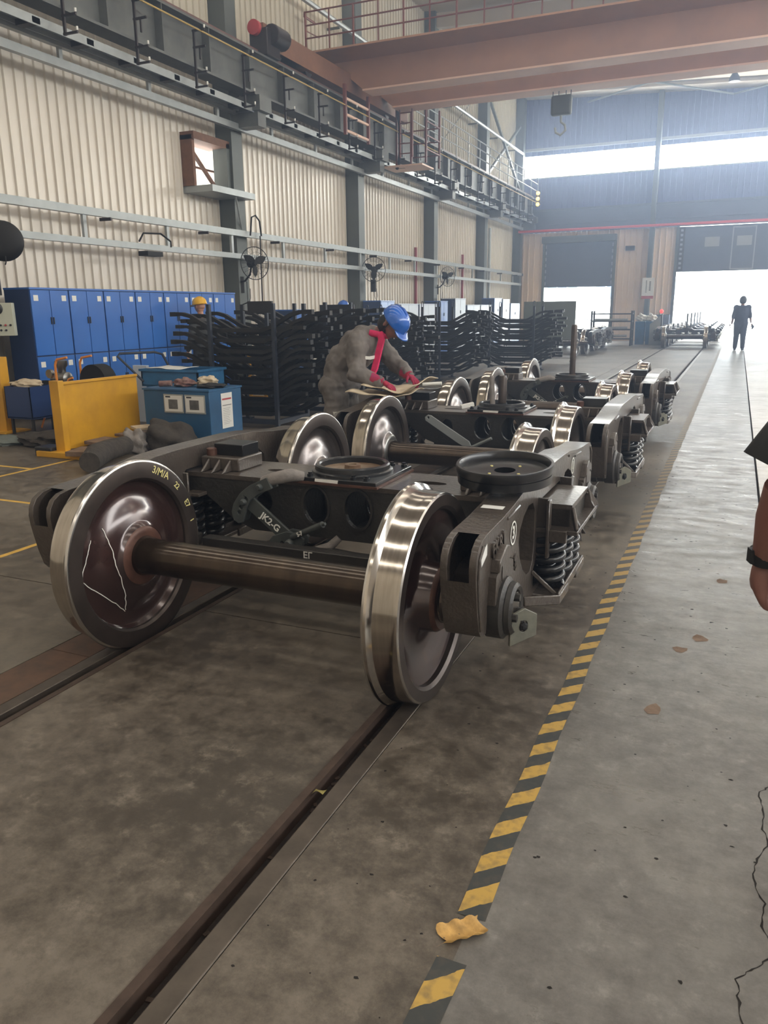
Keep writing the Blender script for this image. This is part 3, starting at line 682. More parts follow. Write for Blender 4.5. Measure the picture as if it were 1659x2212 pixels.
def tri(s): return [(s*y,z) for y,z in ((.310,.660),(.350,.700),(.430,.706),(.510,.680),(.570,.635),(.585,.585),(.560,.510),(.500,.440),(.430,.395),(.360,.390),(.322,.425),(.305,.52))]
X0,X1=.914,1.047
def side_frame_mesh():
    b=MB(); fn=lambda a,c,d:(d,a,c)
    holes=[window,tri(1),tri(-1)]
    nh=len(outer)
    slot=set()
    for i in range(nh):
        (y0,z0),(y1,z1)=outer[i],outer[(i+1)%nh]
        if all(abs(y)>=1.05 and .59<z<.75 for y,z in ((y0,z0),(y1,z1))): slot.add(i)
    b.prism(outer,holes,fn,X0,X1,skip={(0,i) for i in slot})
    e=.027
    for i in slot:
        (y0,z0),(y1,z1)=outer[i],outer[(i+1)%nh]
        b.quad((X0,y0,z0),(X0+e,y0,z0),(X0+e,y1,z1),(X0,y1,z1)); b.quad((X1-e,y0,z0),(X1,y0,z0),(X1,y1,z1),(X1-e,y1,z1))
        # slot lip going inwards
        def inn(y,z): return (y-.03*(1 if y>0 else -1),z-.008)
        a=inn(y0,z0); c=inn(y1,z1)
        for xx in (X0+e,X1-e): b.quad((xx,y0,z0),(xx,*a),(xx,*c),(xx,y1,z1))
    return b
b=side_frame_mesh()
SF=b.mesh('side_frame'); SF.materials.append(M['cast'])
RIBS=[]
def rib(name,fn):
    b=MB(); fn(b); me=b.mesh(name); me.materials.append(M['cast'])
    for p in me.polygons: p.use_smooth=True
    me.set_sharp_from_angle(angle=math.radians(32)); RIBS.append((name,me))
for s in (-1,1):
    lo,hi=min(s*.236,s*.252),max(s*.236,s*.252)
    rib('cast_bar',lambda b:b.strip([(X1+.002,s*.60,.745),(X1+.002,s*.78,.735)],.012,.014,up=(1,0,0)))
    rib('column_guide',lambda b:(b.box(X1-.01,X1+.06,lo,hi,.43,.700),b.box(X1+.045,X1+.061,min(s*.252,s*.288),max(s*.252,s*.288),.43,.700)))
    rib('inner_guide',lambda b:b.box(X0-.03,X1-.0,lo,hi,.43,.67))
    rib('jaw_rib',lambda b:b.strip([(X1+.012,s*.74,.335),(X1+.012,s*.765,.46),(X1+.012,s*.785,.56)],.03,.02,up=(1,0,0)))
    rib('nose_rib',lambda b:b.strip([(X1+.002,s*1.115,.40),(X1+.002,s*1.14,.50),(X1+.002,s*1.155,.60),(X1+.002,s*1.145,.68),(X1+.002,s*1.10,.715)],.010,.016,up=(1,0,0)))
    rib('pedestal_boss',lambda b:b.prism([(s*1.00,.585),(s*.985,.635),(s*.90,.668),(s*.855,.655),(s*.80,.585),(s*.86,.605),(s*.95,.605)],[],lambda a,c,d:(d,a,c),X1-.01,X1+.035))
    rib('lifting_lug',lambda b:(b.strip([(X1-.02,s*.74,.36),(X1+.01,s*.70,.335),(X1+.03,s*.665,.25)],.05,.014,up=(1,0,0)),b.strip([(X1+.01,s*.70,.345),(X1+.04,s*.76,.27)],.04,.014,up=(1,0,0))))
    rib('seat_brace',lambda b:b.strip([(X1+.00,s*.47,.285),(1.165,s*.30,.250),(1.165,s*.10,.245)],.045,.018,up=(0,0,1)))
    rib('inner_brace',lambda b:b.strip([(X0+.00,s*.47,.285),(.82,s*.30,.250),(.82,s*.10,.245)],.045,.018,up=(0,0,1)))
    rib('seat_strut',lambda b:b.bar((X1,s*.335,.38),(1.16,s*.28,.255),.014,.02))
rib('spring_seat',lambda b:(b.box(.82,1.165,-.30,.30,.240,.262),b.box(1.158,1.170,-.30,.30,.240,.285)))
def mirror(me,name):
    m2=me.copy(); m2.name=me.name; m2.transform(Matrix.Scale(-1,4,(1,0,0))); m2.flip_normals(); return m2
SFm=mirror(SF,''); RIBSm=[(n,mirror(m,n)) for n,m in RIBS]
# adapter
b=MB(); b.prism([(-.13,.47),(-.12,.575),(-.07,.597),(.07,.597),(.12,.575),(.13,.47),(.105,.47),(.08,.52),(0,.54),(-.08,.52),(-.105,.47)],[],lambda a,c,d:(d,a,c),.915,1.075)
b.box(1.045,1.078,-.045,.045,.54,.63); AD=b.mesh('adapter'); AD.materials.append(M['cast']); ADm=mirror(AD,'')
# springs
def helix(r,wire,z0,z1,turns,n=16,m=8):
    pts=[]; N=int(turns*n)
    for i in range(N+1):
        t=i/N; a=2*PI*turns*t; pts.append((r*math.cos(a),r*math.sin(a),z0+(z1-z0)*t))
    b=MB(); b.tube(pts,wire,m); return b
b=helix(.067,.0175,.280,.545,5.6); SP=b.mesh('spring',60); SP.materials.append(M['springm'])
b=helix(.036,.011,.276,.545,8.,10,6); SPi=b.mesh('inner_spring',60); SPi.materials.append(M['springm'])
# bolster
def bolster_parts():
    out=[]
    oval=lambda c:arc(c,.545,.072,.098,18)
    low=[(1.18,.560),(.80,.545),(.62,.415),(.50,.375),(-.50,.375),(-.62,.415),(-.80,.545),(-1.18,.560)]
    ol=[(-1.18,.652),(1.18,.652)]+low
    b=MB()
    for y0,y1 in ((-.200,-.182),(.182,.200)): b.prism(ol,[oval(-.115),oval(.125),arc(.46,.545,.05,.06,12),arc(-.43,.545,.05,.06,12)],lambda a,c,d:(a,d,c),y0,y1)
    pts=low
    for i in range(len(pts)-1):
        (xa,za),(xc,zc)=pts[i],pts[i+1]; b.add([(xa,-.2,za),(xa,.2,za),(xc,.2,zc),(xc,-.2,zc),(xa,-.2,za+.018),(xa,.2,za+.018),(xc,.2,zc+.018),(xc,-.2,zc+.018)],[(0,1,2,3),(7,6,5,4),(0,4,5,1),(2,6,7,3),(0,3,7,4),(1,5,6,2)])
    b.box(-.008,.008,-.18,.18,.39,.64); 
    for s in (-1,1): b.box(s*.28-.008,s*.28+.008,-.18,.18,.39,.64); b.box(s*1.17-.01,s*1.17+.01,-.2,.2,.57,.645)
    out.append(('web',b,'castdark'))
    b=MB(); b.prism([(-1.19,-.205),(1.19,-.205),(1.19,.205),(-1.19,.205)],[arc(.44,0,.085,.035,16),arc(-.44,0,.085,.035,16)],lambda a,c,d:(a,c,d),.645,.668)
    out.append(('top_plate',b,'cast'))
    for c in (-.115,.125):
        b=MB(); b.strip([(x,-.206,z) for x,z in arc(c,.545,.078,.104,24)],.012,.012,up=(0,1,0),closed=True); out.append(('hole_rim',b,'castdark'))
        b=MB(); b.strip([(x,-.02,z) for x,z in arc(c+.02,.535,.06,.085,20)],.012,.012,up=(0,1,0),closed=True); out.append(('inner_hole_rim',b,'castdark'))
    return out
BO=[(n,b.mesh(n),m) for n,b,m in bolster_parts()]
for n,me,m in BO: me.materials.append(M[m])
BES={}
for s in (-1,1):
    b=MB()
    b.prism([(s*1.10,.655),(s*1.20,.655),(s*1.215,.60),(s*1.23,.575),(s*1.22,.545),(s*1.06,.545),(s*1.06,.56)],[],lambda a,c,d:(a,d,c),-.20,-.186)
    b.prism([(s*1.10,.655),(s*1.20,.655),(s*1.215,.60),(s*1.23,.575),(s*1.22,.545),(s*1.06,.545),(s*1.06,.56)],[],lambda a,c,d:(a,d,c),.186,.20)
    x0,x1=sorted((s*1.02,s*1.23)); b.box(x0,x1,-.27,.27,.545,.565)
    x0,x1=sorted((s*.80,s*.90)); b.box(x0,x1,-.27,.27,.545,.565)
    b.bar((s*1.19,-.19,.65),(s*1.225,-.26,.565),.014,.03); b.bar((s*1.19,.19,.65),(s*1.225,.26,.565),.014,.03)
    x0,x1=sorted((s*1.10,s*1.185)); b.box(x0,x1,-.285,-.26,.51,.565)
    BES[s]=b.mesh('bolster_end'); BES[s].materials.append(M['cast'])
def add(name,me,par,loc=None):
    o=bpy.data.objects.new(name,me); COL.objects.link(o); o.parent=par
    if loc: o.location=loc
    return o
def mesh_part(name,b,m,par,smooth=None,bevel=0): return b.obj(name,m,par,smooth,bevel)
def bevel(o,w=.012,seg=2):
    m=o.modifiers.new('bevel','BEVEL'); m.width=w; m.segments=seg; m.limit_method='ANGLE'; m.angle_limit=math.radians(38)
    return o
for me in (SF,SFm): 
    for p in me.polygons: p.use_smooth=True
    me.set_sharp_from_angle(angle=math.radians(32))
def make_bogie(label,bright,group,lever=1,detail=2):
    t=thing('bogie',label,'bogie',(TX,0,0),0,group)
    for ya in (-WB,WB):
        a=add('axle',AX,t,(0,ya,.42))
        for s in (-1,1):
            pm,rm=WM[s,1 if (bright or ya>0) else 0]
            wo=add('wheel',pm,t,(0,ya,.42)); wo.rotation_euler=(random.random()*6,0,0) if False else (0,0,0)
            r=add('rim',rm,wo)
            br=add('bearing',BRG[s],t,(0,ya,.42)); add('end_cap',CAP[s],br)
            ad=add('adapter',AD if s>0 else ADm,t,(0,ya,0))
    for s in (-1,1):
        f=bevel(add('side_frame',SF if s>0 else SFm,t),.018,3)
        for rn,rm_ in (RIBS if s>0 else RIBSm): bevel(add(rn,rm_,f),.004,1)
        for dx in (-.075,.075):
            for dy in (-.185,0,.185):
                sp=add('spring',SP,t,(s*(.99+dx+.022),dy,0)); sp.rotation_euler=(0,0,dy*9+dx*20)
                if dy<=0: add('inner_spring',SPi,sp)
    bo=thing('x','x','x'); bpy.data.objects.remove(bo)
    bo=add('bolster',BO[0][1],t)
    for n,me,m in BO[1:]: add(n,me,bo)
    for s in (-1,1): bevel(add('bolster_end',BES[s],bo),.003,1)
    # centre plate and ring
    b=MB(); b.box(-.24,.24,-.235,.235,.668,.700); cp=mesh_part('center_plate',b,'black',t,bevel=.004)
    b=MB(); b.box(-.25,.25,-.245,.245,.6685,.680); mesh_part('plate_shim',b,'hub',cp)
    b=MB(); b.lathe([(.700,.215),(.712,.213),(.718,.200),(.738,.197),(.745,.190),(.745,.176),(.738,.170),(.712,.168),(.708,.160),(.708,.045),(.735,.042),(.738,.034),(.735,.022),(.70,.02)],64,axis='Z',mis=[0]*7+[1]*6+[1]); 
    o=b.obj('center_ring',['black','greased'] if lever==1 else ['black','black'],cp,smooth=35)
    if detail>1:
        for (x,y) in ((-.21,-.20),(-.145,-.20),(.10,-.20),(.175,-.20),(.21,.20),(.14,.20),(-.21,.20),(-.14,.20)):
            b=MB(); b.lathe([(.700,.018),(.712,.018),(.714,.012),(.722,.012),(.722,0)],6,axis='Z',c=(x,y,0)); mesh_part('bolt',b,'black',cp)
        b=MB(); b.add([(-.10,-.2375,.682),(.03,-.2375,.680),(.034,-.2375,.697),(-.098,-.2375,.698)],[(0,1,2,3)]); mesh_part('white_label',b,'sticker',cp)
    # side bearings
    for s in (-1,1):
        b=MB(); b.cb((s*.76,0,.705),(.25,.24,.075))
        for k in range(3):
            x=s*.76+(k-1)*.07; b.prism([(-.21,.668),(-.12,.668),(-.12,.735)],[],lambda a,c,d:(d,a,c),x-.008,x+.008)
        sb=mesh_part('side_bearing',b,'cast',t,bevel=.008)
        b=MB(); b.cb((s*.76+.02,.02,.775),(.19,.16,.065)); mesh_part('bearing_pad',b,'black',sb,bevel=.004)
        b=MB(); b.lathe([(0.742,.030),(0.78,.030),(0.785,.02),(.785,0)],14,axis='Z',c=(s*.76-.085,-.07,0)); mesh_part('bearing_roller',b,'hub',sb,35)
    # brake beams with heads
    for e in (-1,1):
        y=e*.42
        b=MB(); b.strip([(-.66,y,.36),(-.2,y+e*.0,.36),(.2,y,.36),(.66,y,.36)],.05,.07,up=(0,0,1)); b.strip([(-.60,y,.35),(0,y-e*.16,.33),(.60,y,.35)],.03,.03,up=(0,0,1)); b.bar((0,y,.36),(0,y-e*.16,.33),.04,.03)
        bb_=mesh_part('brake_beam',b,'castdark',t,bevel=.004)
        for s in (-1,1):
            b=MB(); 
            pts=[]
            for i in range(7):
                a=math.radians(-28+56*i/6); pts.append((s*.755,e*(WB-.445*math.cos(a)),.42+.445*math.sin(a)-.03))
            b.strip(pts,.075,.028,up=(1,0,0)); b.bar((s*.70,y,.36),(s*.755,e*.43,.37),.05,.06); mesh_part('brake_shoe',b,'castdark',bb_)
    # bottom pull rod passing under the bolster
    b=MB(); b.tube([(-.14,-.42,.30),(-.14,.42,.30)],.017,8); mesh_part('pull_rod',b,'castdark',t,40)
    if lever==1:
        y=-.285
        lv=MB(); lv.strip([(-.475,y,.560),(-.155,y-.02,.335)],.016,.075,up=(0,1,0)); L1=mesh_part('brake_lever',lv,'lever',t,bevel=.003)
        # curved guide bracket with three holes, in the same upright plane
        out=[(-.548,.455),(-.560,.50),(-.545,.545),(-.500,.605),(-.440,.650),(-.335,.700),(-.305,.645),(-.385,.610),(-.435,.575),(-.465,.535),(-.478,.490),(-.495,.448),(-.52,.44)]
        hs=[arc(*c,.011,.013,8) for c in ((-.513,.500),(-.500,.528),(-.465,.575))]
        b=MB(); b.prism(out,hs,lambda a,c,d:(a,d,c),y-.035,y-.018); b.prism(out,hs,lambda a,c,d:(a,d,c),y+.018,y+.035); G=mesh_part('lever_guide',b,'lever',t,bevel=.002)
        for (x,z) in ((-.478,.560),(-.375,.648)):
            b=MB(); b.lathe([(y-.06,0),(y-.058,.012),(y-.045,.018),(y-.034,.018)],12,axis='Y',c=(x,0,z)); mesh_part('rivet',b,'lever',G,40)
        b=MB(); b.tube([(-.375,y+.0,.668),(-.31,y-.0,.690),(-.22,y+.02,.712),(-.17,y+.06,.700)],.034,12,rs=[.028,.033,.035,.024]); mesh_part('wrapped_rod',b,'greyw',t,40)
        out=[(-.300,.400),(-.330,.365),(-.325,.325),(-.290,.300),(-.235,.315),(-.130,.365),(-.120,.40),(-.15,.425),(-.22,.43)]
        hs=[arc(*c,.012,.014,8) for c in ((-.288,.345),(-.245,.365))]
        b=MB(); b.prism(out,hs,lambda a,c,d:(a,d,c),y-.055,y-.038); b.prism(out,hs,lambda a,c,d:(a,d,c),y+.0,y+.018); CL=mesh_part('clevis',b,'lever',t,bevel=.002)
        b=MB(); b.lathe([(y-.09,0),(y-.088,.014),(y-.075,.022),(y-.055,.022)],12,axis='Y',c=(-.195,0,.375)); mesh_part('rivet',b,'lever',CL,40)
        b=MB(); b.tube([(-.185,y-.05,.405),(.02,y-.10,.505)],.017,10); b.tube([(.02,y-.10,.505),(.035,y-.104,.512)],.008,8); R_=mesh_part('clevis_rod',b,'lever',t,40)
        b=MB(); b.tube([(-.12,y+.0,.320),(-.02,y+.04,.345),(.02,y+.07,.39)],.022,10,rs=[.018,.026,.02]); mesh_part('wrapped_rod',b,'greyw',t,40)
        text('chalk_lettering','JK2-G',.052,'chalk',L1,(-.33,y-.026,.462),(.32,0,-.225),(.225,0,.32),.0006,.0012)
        text('chalk_lettering','5-7',.030,'chalk',R_,(-.115,y-.098,.441),(.2,-.05,.10),(-.1,0,.2),.0006,.0012)
    elif lever==2:
        y=-.285
        b=MB(); b.prism([(-.60,.625),(-.575,.645),(-.545,.640),(-.20,.435),(-.17,.375),(-.20,.370),(-.30,.415),(-.595,.595)],[arc(-.570,.622,.012,.012,8)],lambda a,c,d:(a,d,c),y-.008,y+.008); mesh_part('brake_lever',b,'galv',t,bevel=.002)
        b=MB(); b.tube([(-.18,y,.385),(0,y-.02,.475)],.013,8); b.cb((-.2,y,.37),(.1,.05,.05)); mesh_part('clevis_rod',b,'galv',t,40)
    return t
# ---- near row of three
def place(t,y): t.location=(TX,y,0); return t
random.seed(11)
b1=place(make_bogie('nearest railway bogie, with two red-brown wheels at the front of the track',False,'railway bogies on the near track',1),3.62)
b2=place(make_bogie('second railway bogie in line, with straight pale lever, where the bending worker leans',True,'railway bogies on the near track',2),6.55)
b3=place(make_bogie('third railway bogie in line, with a tall pin standing in its centre',True,'railway bogies on the near track',1,1),9.72)
# extras on bogie 1
def L1pt(px,y,z): return (px,y,z)
# end plates under the outer near journals
for t in (b1,b2,b3):
    b=MB(); T=Euler((0,0,math.radians(48))).to_matrix().to_4x4(); 
    out=[(-.060,-.072),(.060,-.045),(.060,.04),(.004,.072),(-.060,.05)]
    def fn(a,c,d): 
        v=T@Vector((a,d,c)); return (1.150+v.x,-.900+v.y,.355+v.z)
    b.prism(out,[arc(0,0,.02,.024,12)],fn,-.006,.006)
    e=mesh_part('end_plate',b,'olive',t,bevel=.002)
    b=MB(); b.lathe([(-.02,0),(-.018,.011),(-.01,.018),(.02,.018)],6,axis='Y'); 
    for i,v in enumerate(b.v):
        q=T@Vector(v); b.v[i]=(1.150+q.x,-.900+q.y,.355+q.z)
    mesh_part('bolt',b,'blackrub',e)
    b=MB(); b.bar((1.10,-.90,.36),(1.15,-.90,.36),.03,.04); mesh_part('plate_stud',b,'castdark',e)
# cast lettering, chalk number, stickers
o=text('cast_lettering','FKR1',.078,'cast',b1,(X1+.003,-.915,.672),(0,1,.10),(0,-.10,1),.006,.001)
o=text('cast_lettering','II-01',.042,'cast',b1,(X1+.003,-.655,.52),(0,.42,-1),(0,1,.42),.004,.001)
b=MB(); b.strip([(X1+.0028,-.69+.042*math.cos(2*PI*i/20),.655+.046*math.sin(2*PI*i/20)) for i in range(20)],.001,.007,up=(1,0,0),closed=True); mesh_part('chalk_ring',b,'chalk',b1)
text('chalk_number','3',.072,'chalk',b1,(X1+.003,-.69,.655),(0,1,0),(0,0,1),.0006,.0018)
b=MB(); b.strip([(X1+.0028,.55+.035*math.cos(2*PI*i/20),.70+.042*math.sin(2*PI*i/20)) for i in range(20)],.001,.006,up=(1,0,0),closed=True); mesh_part('chalk_ring',b,'chalk',b1)
text('chalk_number','1',.06,'chalk',b1,(X1+.003,.55,.70),(0,1,0),(0,0,1),.0006,.0015)
b=MB(); b.add([(X1+.003,-1.125,.645),(X1+.003,-1.06,.672),(X1+.003,-1.06,.715),(X1+.004,-1.135,.695)],[(0,1,2,3)]); mesh_part('white_sticker',b,'sticker',b1)
b=MB(); b.add([(.93,-.755,.7635),(1.02,-.755,.7635),(1.02,-.715,.7665),(.93,-.715,.7665)],[(0,1,2,3)]); mesh_part('white_sticker',b,'sticker',b1)
b=MB(); b.strip([(X1+.002,.42,.775),(X1+.002,.60,.755)],.01,.012,up=(1,0,0)); mesh_part('casting_bar',b,'cast',b1)
# brake beam marking
text('painted_lettering','ЕГ',.045,'sticker',b1,(-.03,-.4565,.36),(1,0,0),(0,0,1),.0005,.001)
# chalk scratches on the near left wheel plate, inner face
wl=[o for o in b1.children if o.name.startswith('wheel') and abs(o.location.y+WB)<.01]
def plate_x(r):
    pr_=[(.352,.700),(.338,.722),(.310,.730),(.270,.722),(.230,.700),(.195,.683),(.165,.676),(.148,.668)]
    for (r0,x0),(r1,x1) in zip(pr_,pr_[1:]):
        if r1<=r<=r0: return x0+(x1-x0)*(r0-r)/(r0-r1)
    return .66
def scratch(p0,p1,n=14,jit=.002,w=.0022):
    pts=[]
    for i in range(n+1):
        t=i/n; y=p0[0]+(p1[0]-p0[0])*t+random.uniform(-jit,jit); z=p0[1]+(p1[1]-p0[1])*t+random.uniform(-jit,jit)
        pts.append((-plate_x(math.hypot(y,z))+.0015,y,z))
    b=MB(); b.tube(pts,w,4); return b
for a,c in (((-.187,.173),(-.162,-.016)),((-.162,-.016),(-.088,-.25)),((-.325,-.035),(-.087,-.26)),((-.325,-.035),(-.249,.135))):
    o=scratch(a,c).obj('chalk_line','chalk',wl[0])
# yellow paint-stick marks on the same rim
for s_,ang,sz in (('3/M/A',62,.05),('22',42,.04),('E7',24,.045),('1',10,.04)):
    a=math.radians(ang); r=.402; y=r*math.cos(a); z=r*math.sin(a)
    o=text('paint_marking',s_,sz,'ymark',wl[0],(-.6758,y,z),(0,math.sin(a),-math.cos(a)),(0,math.cos(a),math.sin(a)),.0004,.0005)
# tall pins standing in centre rings of the 2nd and 3rd bogie
for yy,h,lab in ((6.55,.26,'short thick grey pin standing in the centre ring of the second bogie'),(9.72,.62,'tall thin grey pin standing in the centre ring of the third bogie')):
    b=MB(); b.lathe([(.709,.036),(.709+h-.02,.036),(.709+h,.028),(.709+h,0)],20,axis='Z',c=(TX,yy,0)); o=b.obj('center_pin','rimface',smooth=40); tag(o,lab,'pin')
b=MB(); b.tube([(TX-.07,6.50,.72),(TX-.09,6.52,.95)],.022,10); b.sphere((TX-.09,6.52,.95),.022,8,6); o=b.obj('center_pin','greyw',smooth=50); tag(o,'short pale roller leaning beside the thick pin on the second bogie','pin')
b=MB(); b.cb((TX-.265,6.40,.722),(.11,.06,.03),rz=.5,ry=-.2); o=b.obj('paper_tag','sticker'); tag(o,'folded white tag lying at the left edge of the second bogie centre plate','tag')
# black liner disc lying on the near right side frame
DC=(-.84,3.15)
b=MB(); b.lathe([(.802,.190),(.804,.198),(.838,.200),(.840,.196),(.846,.196),(.848,.203),(.872,.206),(.880,.203),(.880,.192),(.866,.184),(.850,.182),(.846,.170),(.846,.045),(.806,.043),(.802,.05)],72,axis='Z',c=(DC[0],DC[1],0),closed=True)
disc=b.obj('liner_disc','black',smooth=30); disc.data.transform(Matrix.Translation((-DC[0],-DC[1],-.802))); disc.location=(DC[0],DC[1],.818); disc.rotation_euler=(math.radians(4.5),0,0); tag(disc,'round black shallow dish with a centre hole lying on the nearest side frame','liner disc')
for k in range(4):
    a=PI/4+k*PI/2+.2; b=MB(); b.lathe([(.044,.007),(.047,.006),(.047,0)],8,axis='Z',c=(.085*math.cos(a),.085*math.sin(a),0)); b.obj('disc_hole_plug','ymark',disc)
b=MB(); b.prism([(-1.33,4.23),(-1.05,4.23),(-1.05,4.42),(-1.30,4.45)],[arc(-1.2,4.33,.02,.02,10),arc(-1.15,4.38,.018,.018,10)],lambda a,c,d:(a,c,d),.70,.71)
# cardboard sheet and rags on the second bogie, where the worker leans
def sheet(x0,x1,y0,y1,z,m,name,label,cat,seed,amp=.03,rz=0.,nu=16,nv=10,lift=0):
    random.seed(seed); ph=[random.uniform(0,6) for _ in range(6)]
    def fn(u,v):
        x=x0+(x1-x0)*u; y=y0+(y1-y0)*v
        zz=z+amp*(math.sin(u*5+ph[0]+v*2)*.5+math.sin(v*7+ph[1]+u*3)*.3+.2*math.sin(u*13+ph[2])) + lift*max(0,u-.75)**1.5*8
        return (x,y,zz)
    b=MB(); grid(b,fn,nu,nv); me=b.mesh(name,70); o=link(name,me,m); sm=o.modifiers.new('thick','SOLIDIFY'); sm.thickness=.006; tag(o,label,cat)
    if rz: o.rotation_euler=(0,0,0)
    return o
sheet(-2.90,-2.40,6.05,6.62,.865,'cardboard','cardboard_sheet','torn pale cardboard sheet under the worker\'s gloved hands on the second bogie','cardboard',4,.045,lift=.05)
sheet(-3.0,-2.45,5.95,6.4,.835,'cardboard','cardboard_sheet','lower curled cardboard sheet poking out beneath the top one on the second bogie','cardboard',8,.035)
b=MB(); b.tube([(-2.42,6.28,.90),(-2.26,6.32,.91)],.016,10); o=b.obj('paper_roll','sticker',smooth=50); tag(o,'short white roll on the second bogie right of the cardboard','paper roll')
# ---- far row of bogies, same track, and two on the next track
index_kids()
FB=[]
labs=['dark bogie leading the far row, facing the camera in front of the open door','second bogie of the far row, just behind its leading bogie','third bogie of the far row by the open door','fourth bogie of the far row, half outside the door','last bogie of the far row, outside the open door']
for i,y in enumerate((33.2,36.0,38.8,41.6,44.4)):
    c=copy_tree(b3); c.location=(TX,y,0); c['label']=labs[i]; c['group']='bogies of the far row'
    b=MB(); b.lathe([(.709,.03),(1.28,.03),(1.28,0)],12,axis='Z',c=(TX,y,0)); o=b.obj('center_pin','darksteel',smooth=40); tag(o,['pin standing in the first far bogie','pin standing in the second far bogie','pin standing in the third far bogie','pin standing in the fourth far bogie','pin standing in the last far bogie'][i],'pin','pins in the far bogies')
for i,(x,y) in enumerate(((-5.45,28.4),(-5.55,31.4))):
    c=copy_tree(b3); c.location=(x,y,0); c['label']=['dark bogie on the second track behind the lone wheelset','dark bogie on the second track, beyond the other, beside the shelves'][i]; c['group']='bogies on the second track'
# lone wheelset
t=thing('wheelset','single wheelset standing behind the board on the second track','wheelset',(-5.45,25.9,.42))
add('axle',AX,t)
for s in (-1,1):
    wo=add('wheel',WM[s,1][0],t); add('rim',WM[s,1][1],wo)
index_kids()
# ================================================================ PEOPLE
def skin_obj(name,verts,edges,m,parent=None,sub=2,root=0,tex=0):
    """verts: list of (x,y,z,rx[,ry])"""
    me=bpy.data.meshes.new(name); me.from_pydata([v[:3] for v in verts],edges,[])
    o=link(name,me,m,parent)
    o.modifiers.new('Skin','SKIN').use_smooth_shade=True
    if not me.skin_vertices: 
        me.attributes
    for i,v in enumerate(verts):
        sv=me.skin_vertices[0].data[i]; sv.radius=(v[3],v[4] if len(v)>4 else v[3]); sv.use_root=(i==root)
    s=o.modifiers.new('Sub','SUBSURF'); s.levels=sub; s.render_levels=sub
    if tex:
        tx=bpy.data.textures.new('folds','CLOUDS'); tx.noise_scale=.09
        d=o.modifiers.new('folds','DISPLACE'); d.texture=tx; d.strength=tex; d.mid_level=.5; d.texture_coords='GLOBAL'
    return o
def chain(pts,start=0):
    return pts,[(start+i,start+i+1) for i in range(len(pts)-1)]
def head(parent,c,fwd,up,skin,hair=None,helm=None,sz=.115,strap=False,name_h='hard_hat'):
    f=Vector(fwd).normalized(); u=Vector(up); u=(u-f*u.dot(f)).normalized(); r=f.cross(u)
    T=Matrix((f,-r,u)).transposed().to_4x4(); T.translation=Vector(c)
    def shape(q):
        x,y,z=q
        w=1.0
        if z<-.1: w=1-.38*((-z-.1)**1.2); 
        xx=x*(1.0 if x>0 else .98); yy=y*w*.80
        if z<-.3 and x>0: xx=x*.98+.02
        if z<-.3 and x<0: xx=x*.62
        # brow / nose / mouth / chin relief
        if x>.5:
            xx+=.05*math.exp(-((z-.22)/.1)**2)*math.exp(-(y/.5)**2)
            xx-=.06*math.exp(-((z-.02)/.10)**2)*(math.exp(-((abs(y)-.34)/.16)**2))
            xx+=.20*math.exp(-((z+.16)/.14)**2)*math.exp(-(y/.15)**2)
            xx+=.05*math.exp(-((z+.45)/.07)**2)*math.exp(-(y/.22)**2)
            xx+=.06*math.exp(-((z+.78)/.12)**2)*math.exp(-(y/.25)**2)
        return Vector((xx*.95,yy,z*1.12))
    b=MB(); b.sphere((0,0,0),sz,32,28,fn=shape); 
    for s in (-1,1): b.sphere((-.05*sz/.115*.3,s*sz*.80,-.005),(.016,.008,.03),8,6)
    b.v=[tuple(T@Vector(v)) for v in b.v]; h=b.obj('head',skin,parent,smooth=80,fix=True)
    b=MB()
    for s in (-1,1): b.sphere((sz*.86,s*sz*.28,sz*.03),(.010,.014,.007),8,6)
    b.v=[tuple(T@Vector(v)) for v in b.v]; b.obj('eye','dark',h,smooth=80)
    b=MB(); b.sphere((sz*.93,0,-sz*.50),(.010,.024,.005),8,6); b.v=[tuple(T@Vector(v)) for v in b.v]; b.obj('mouth','hub',h,smooth=80)
    if hair:
        b=MB(); b.sphere((-.008,0,.010),sz*1.05,24,18,fn=lambda q:Vector((q.x*.97,q.y*.86,max(q.z,(-.10 if q.x>.25 else -.72))*1.14)) if q.x<.45 or q.z>.45 else Vector((q.x*.6,q.y*.6,q.z*.6)))
        b.v=[tuple(T@Vector(v)) for v in b.v]; b.obj('hair','hair',parent,smooth=80)
    if helm:
        hp=thing('x','x','x'); bpy.data.objects.remove(hp)
        b=MB(); prof=[(-.01,.128),(.00,.134),(.012,.130),(.05,.126),(.085,.108),(.112,.078),(.126,.040),(.130,0)]
        b.lathe([(a+.03,r_) for a,r_ in prof],40,axis='Z')
        for i,v in enumerate(b.v): b.v[i]=(v[0]*1.08,v[1]*.94,v[2])
        # crown ridge
        b.strip([(.125,0,.085),(.09,0,.128),(.03,0,.158),(-.03,0,.160),(-.09,0,.135),(-.13,0,.085)],.035,.012,up=(0,1,0))
        for s in (-1,1): b.strip([(.11,s*.04,.088),(.07,s*.045,.128),(-.02,s*.045,.148),(-.10,s*.04,.112)],.012,.008,up=(0,1,0))
        # peak
        grid(b,lambda a,c:(.10+.075*c*math.cos((a-.5)*2.2)+.03*math.cos((a-.5)*2.6),.118*math.sin((a-.5)*2.6)*(1-.12*c),.032-.018*c),12,4)
        b.v=[tuple(T@Vector((v[0]-.005,v[1],v[2]+.012))) for v in b.v]
        o=b.obj(name_h,helm,parent,smooth=50); sm=o.modifiers.new('t','SOLIDIFY'); sm.thickness=.003
        if strap:
            b=MB(); b.tube([(.01,.098,.03),(.02,.095,-.05),(.045,.05,-.122),(.05,0,-.135),(.045,-.05,-.122),(.02,-.095,-.05),(.01,-.098,.03)],.006,6); b.v=[tuple(T@Vector(v)) for v in b.v]; b.obj('chin_strap','blackrub',o,smooth=60)
    return h
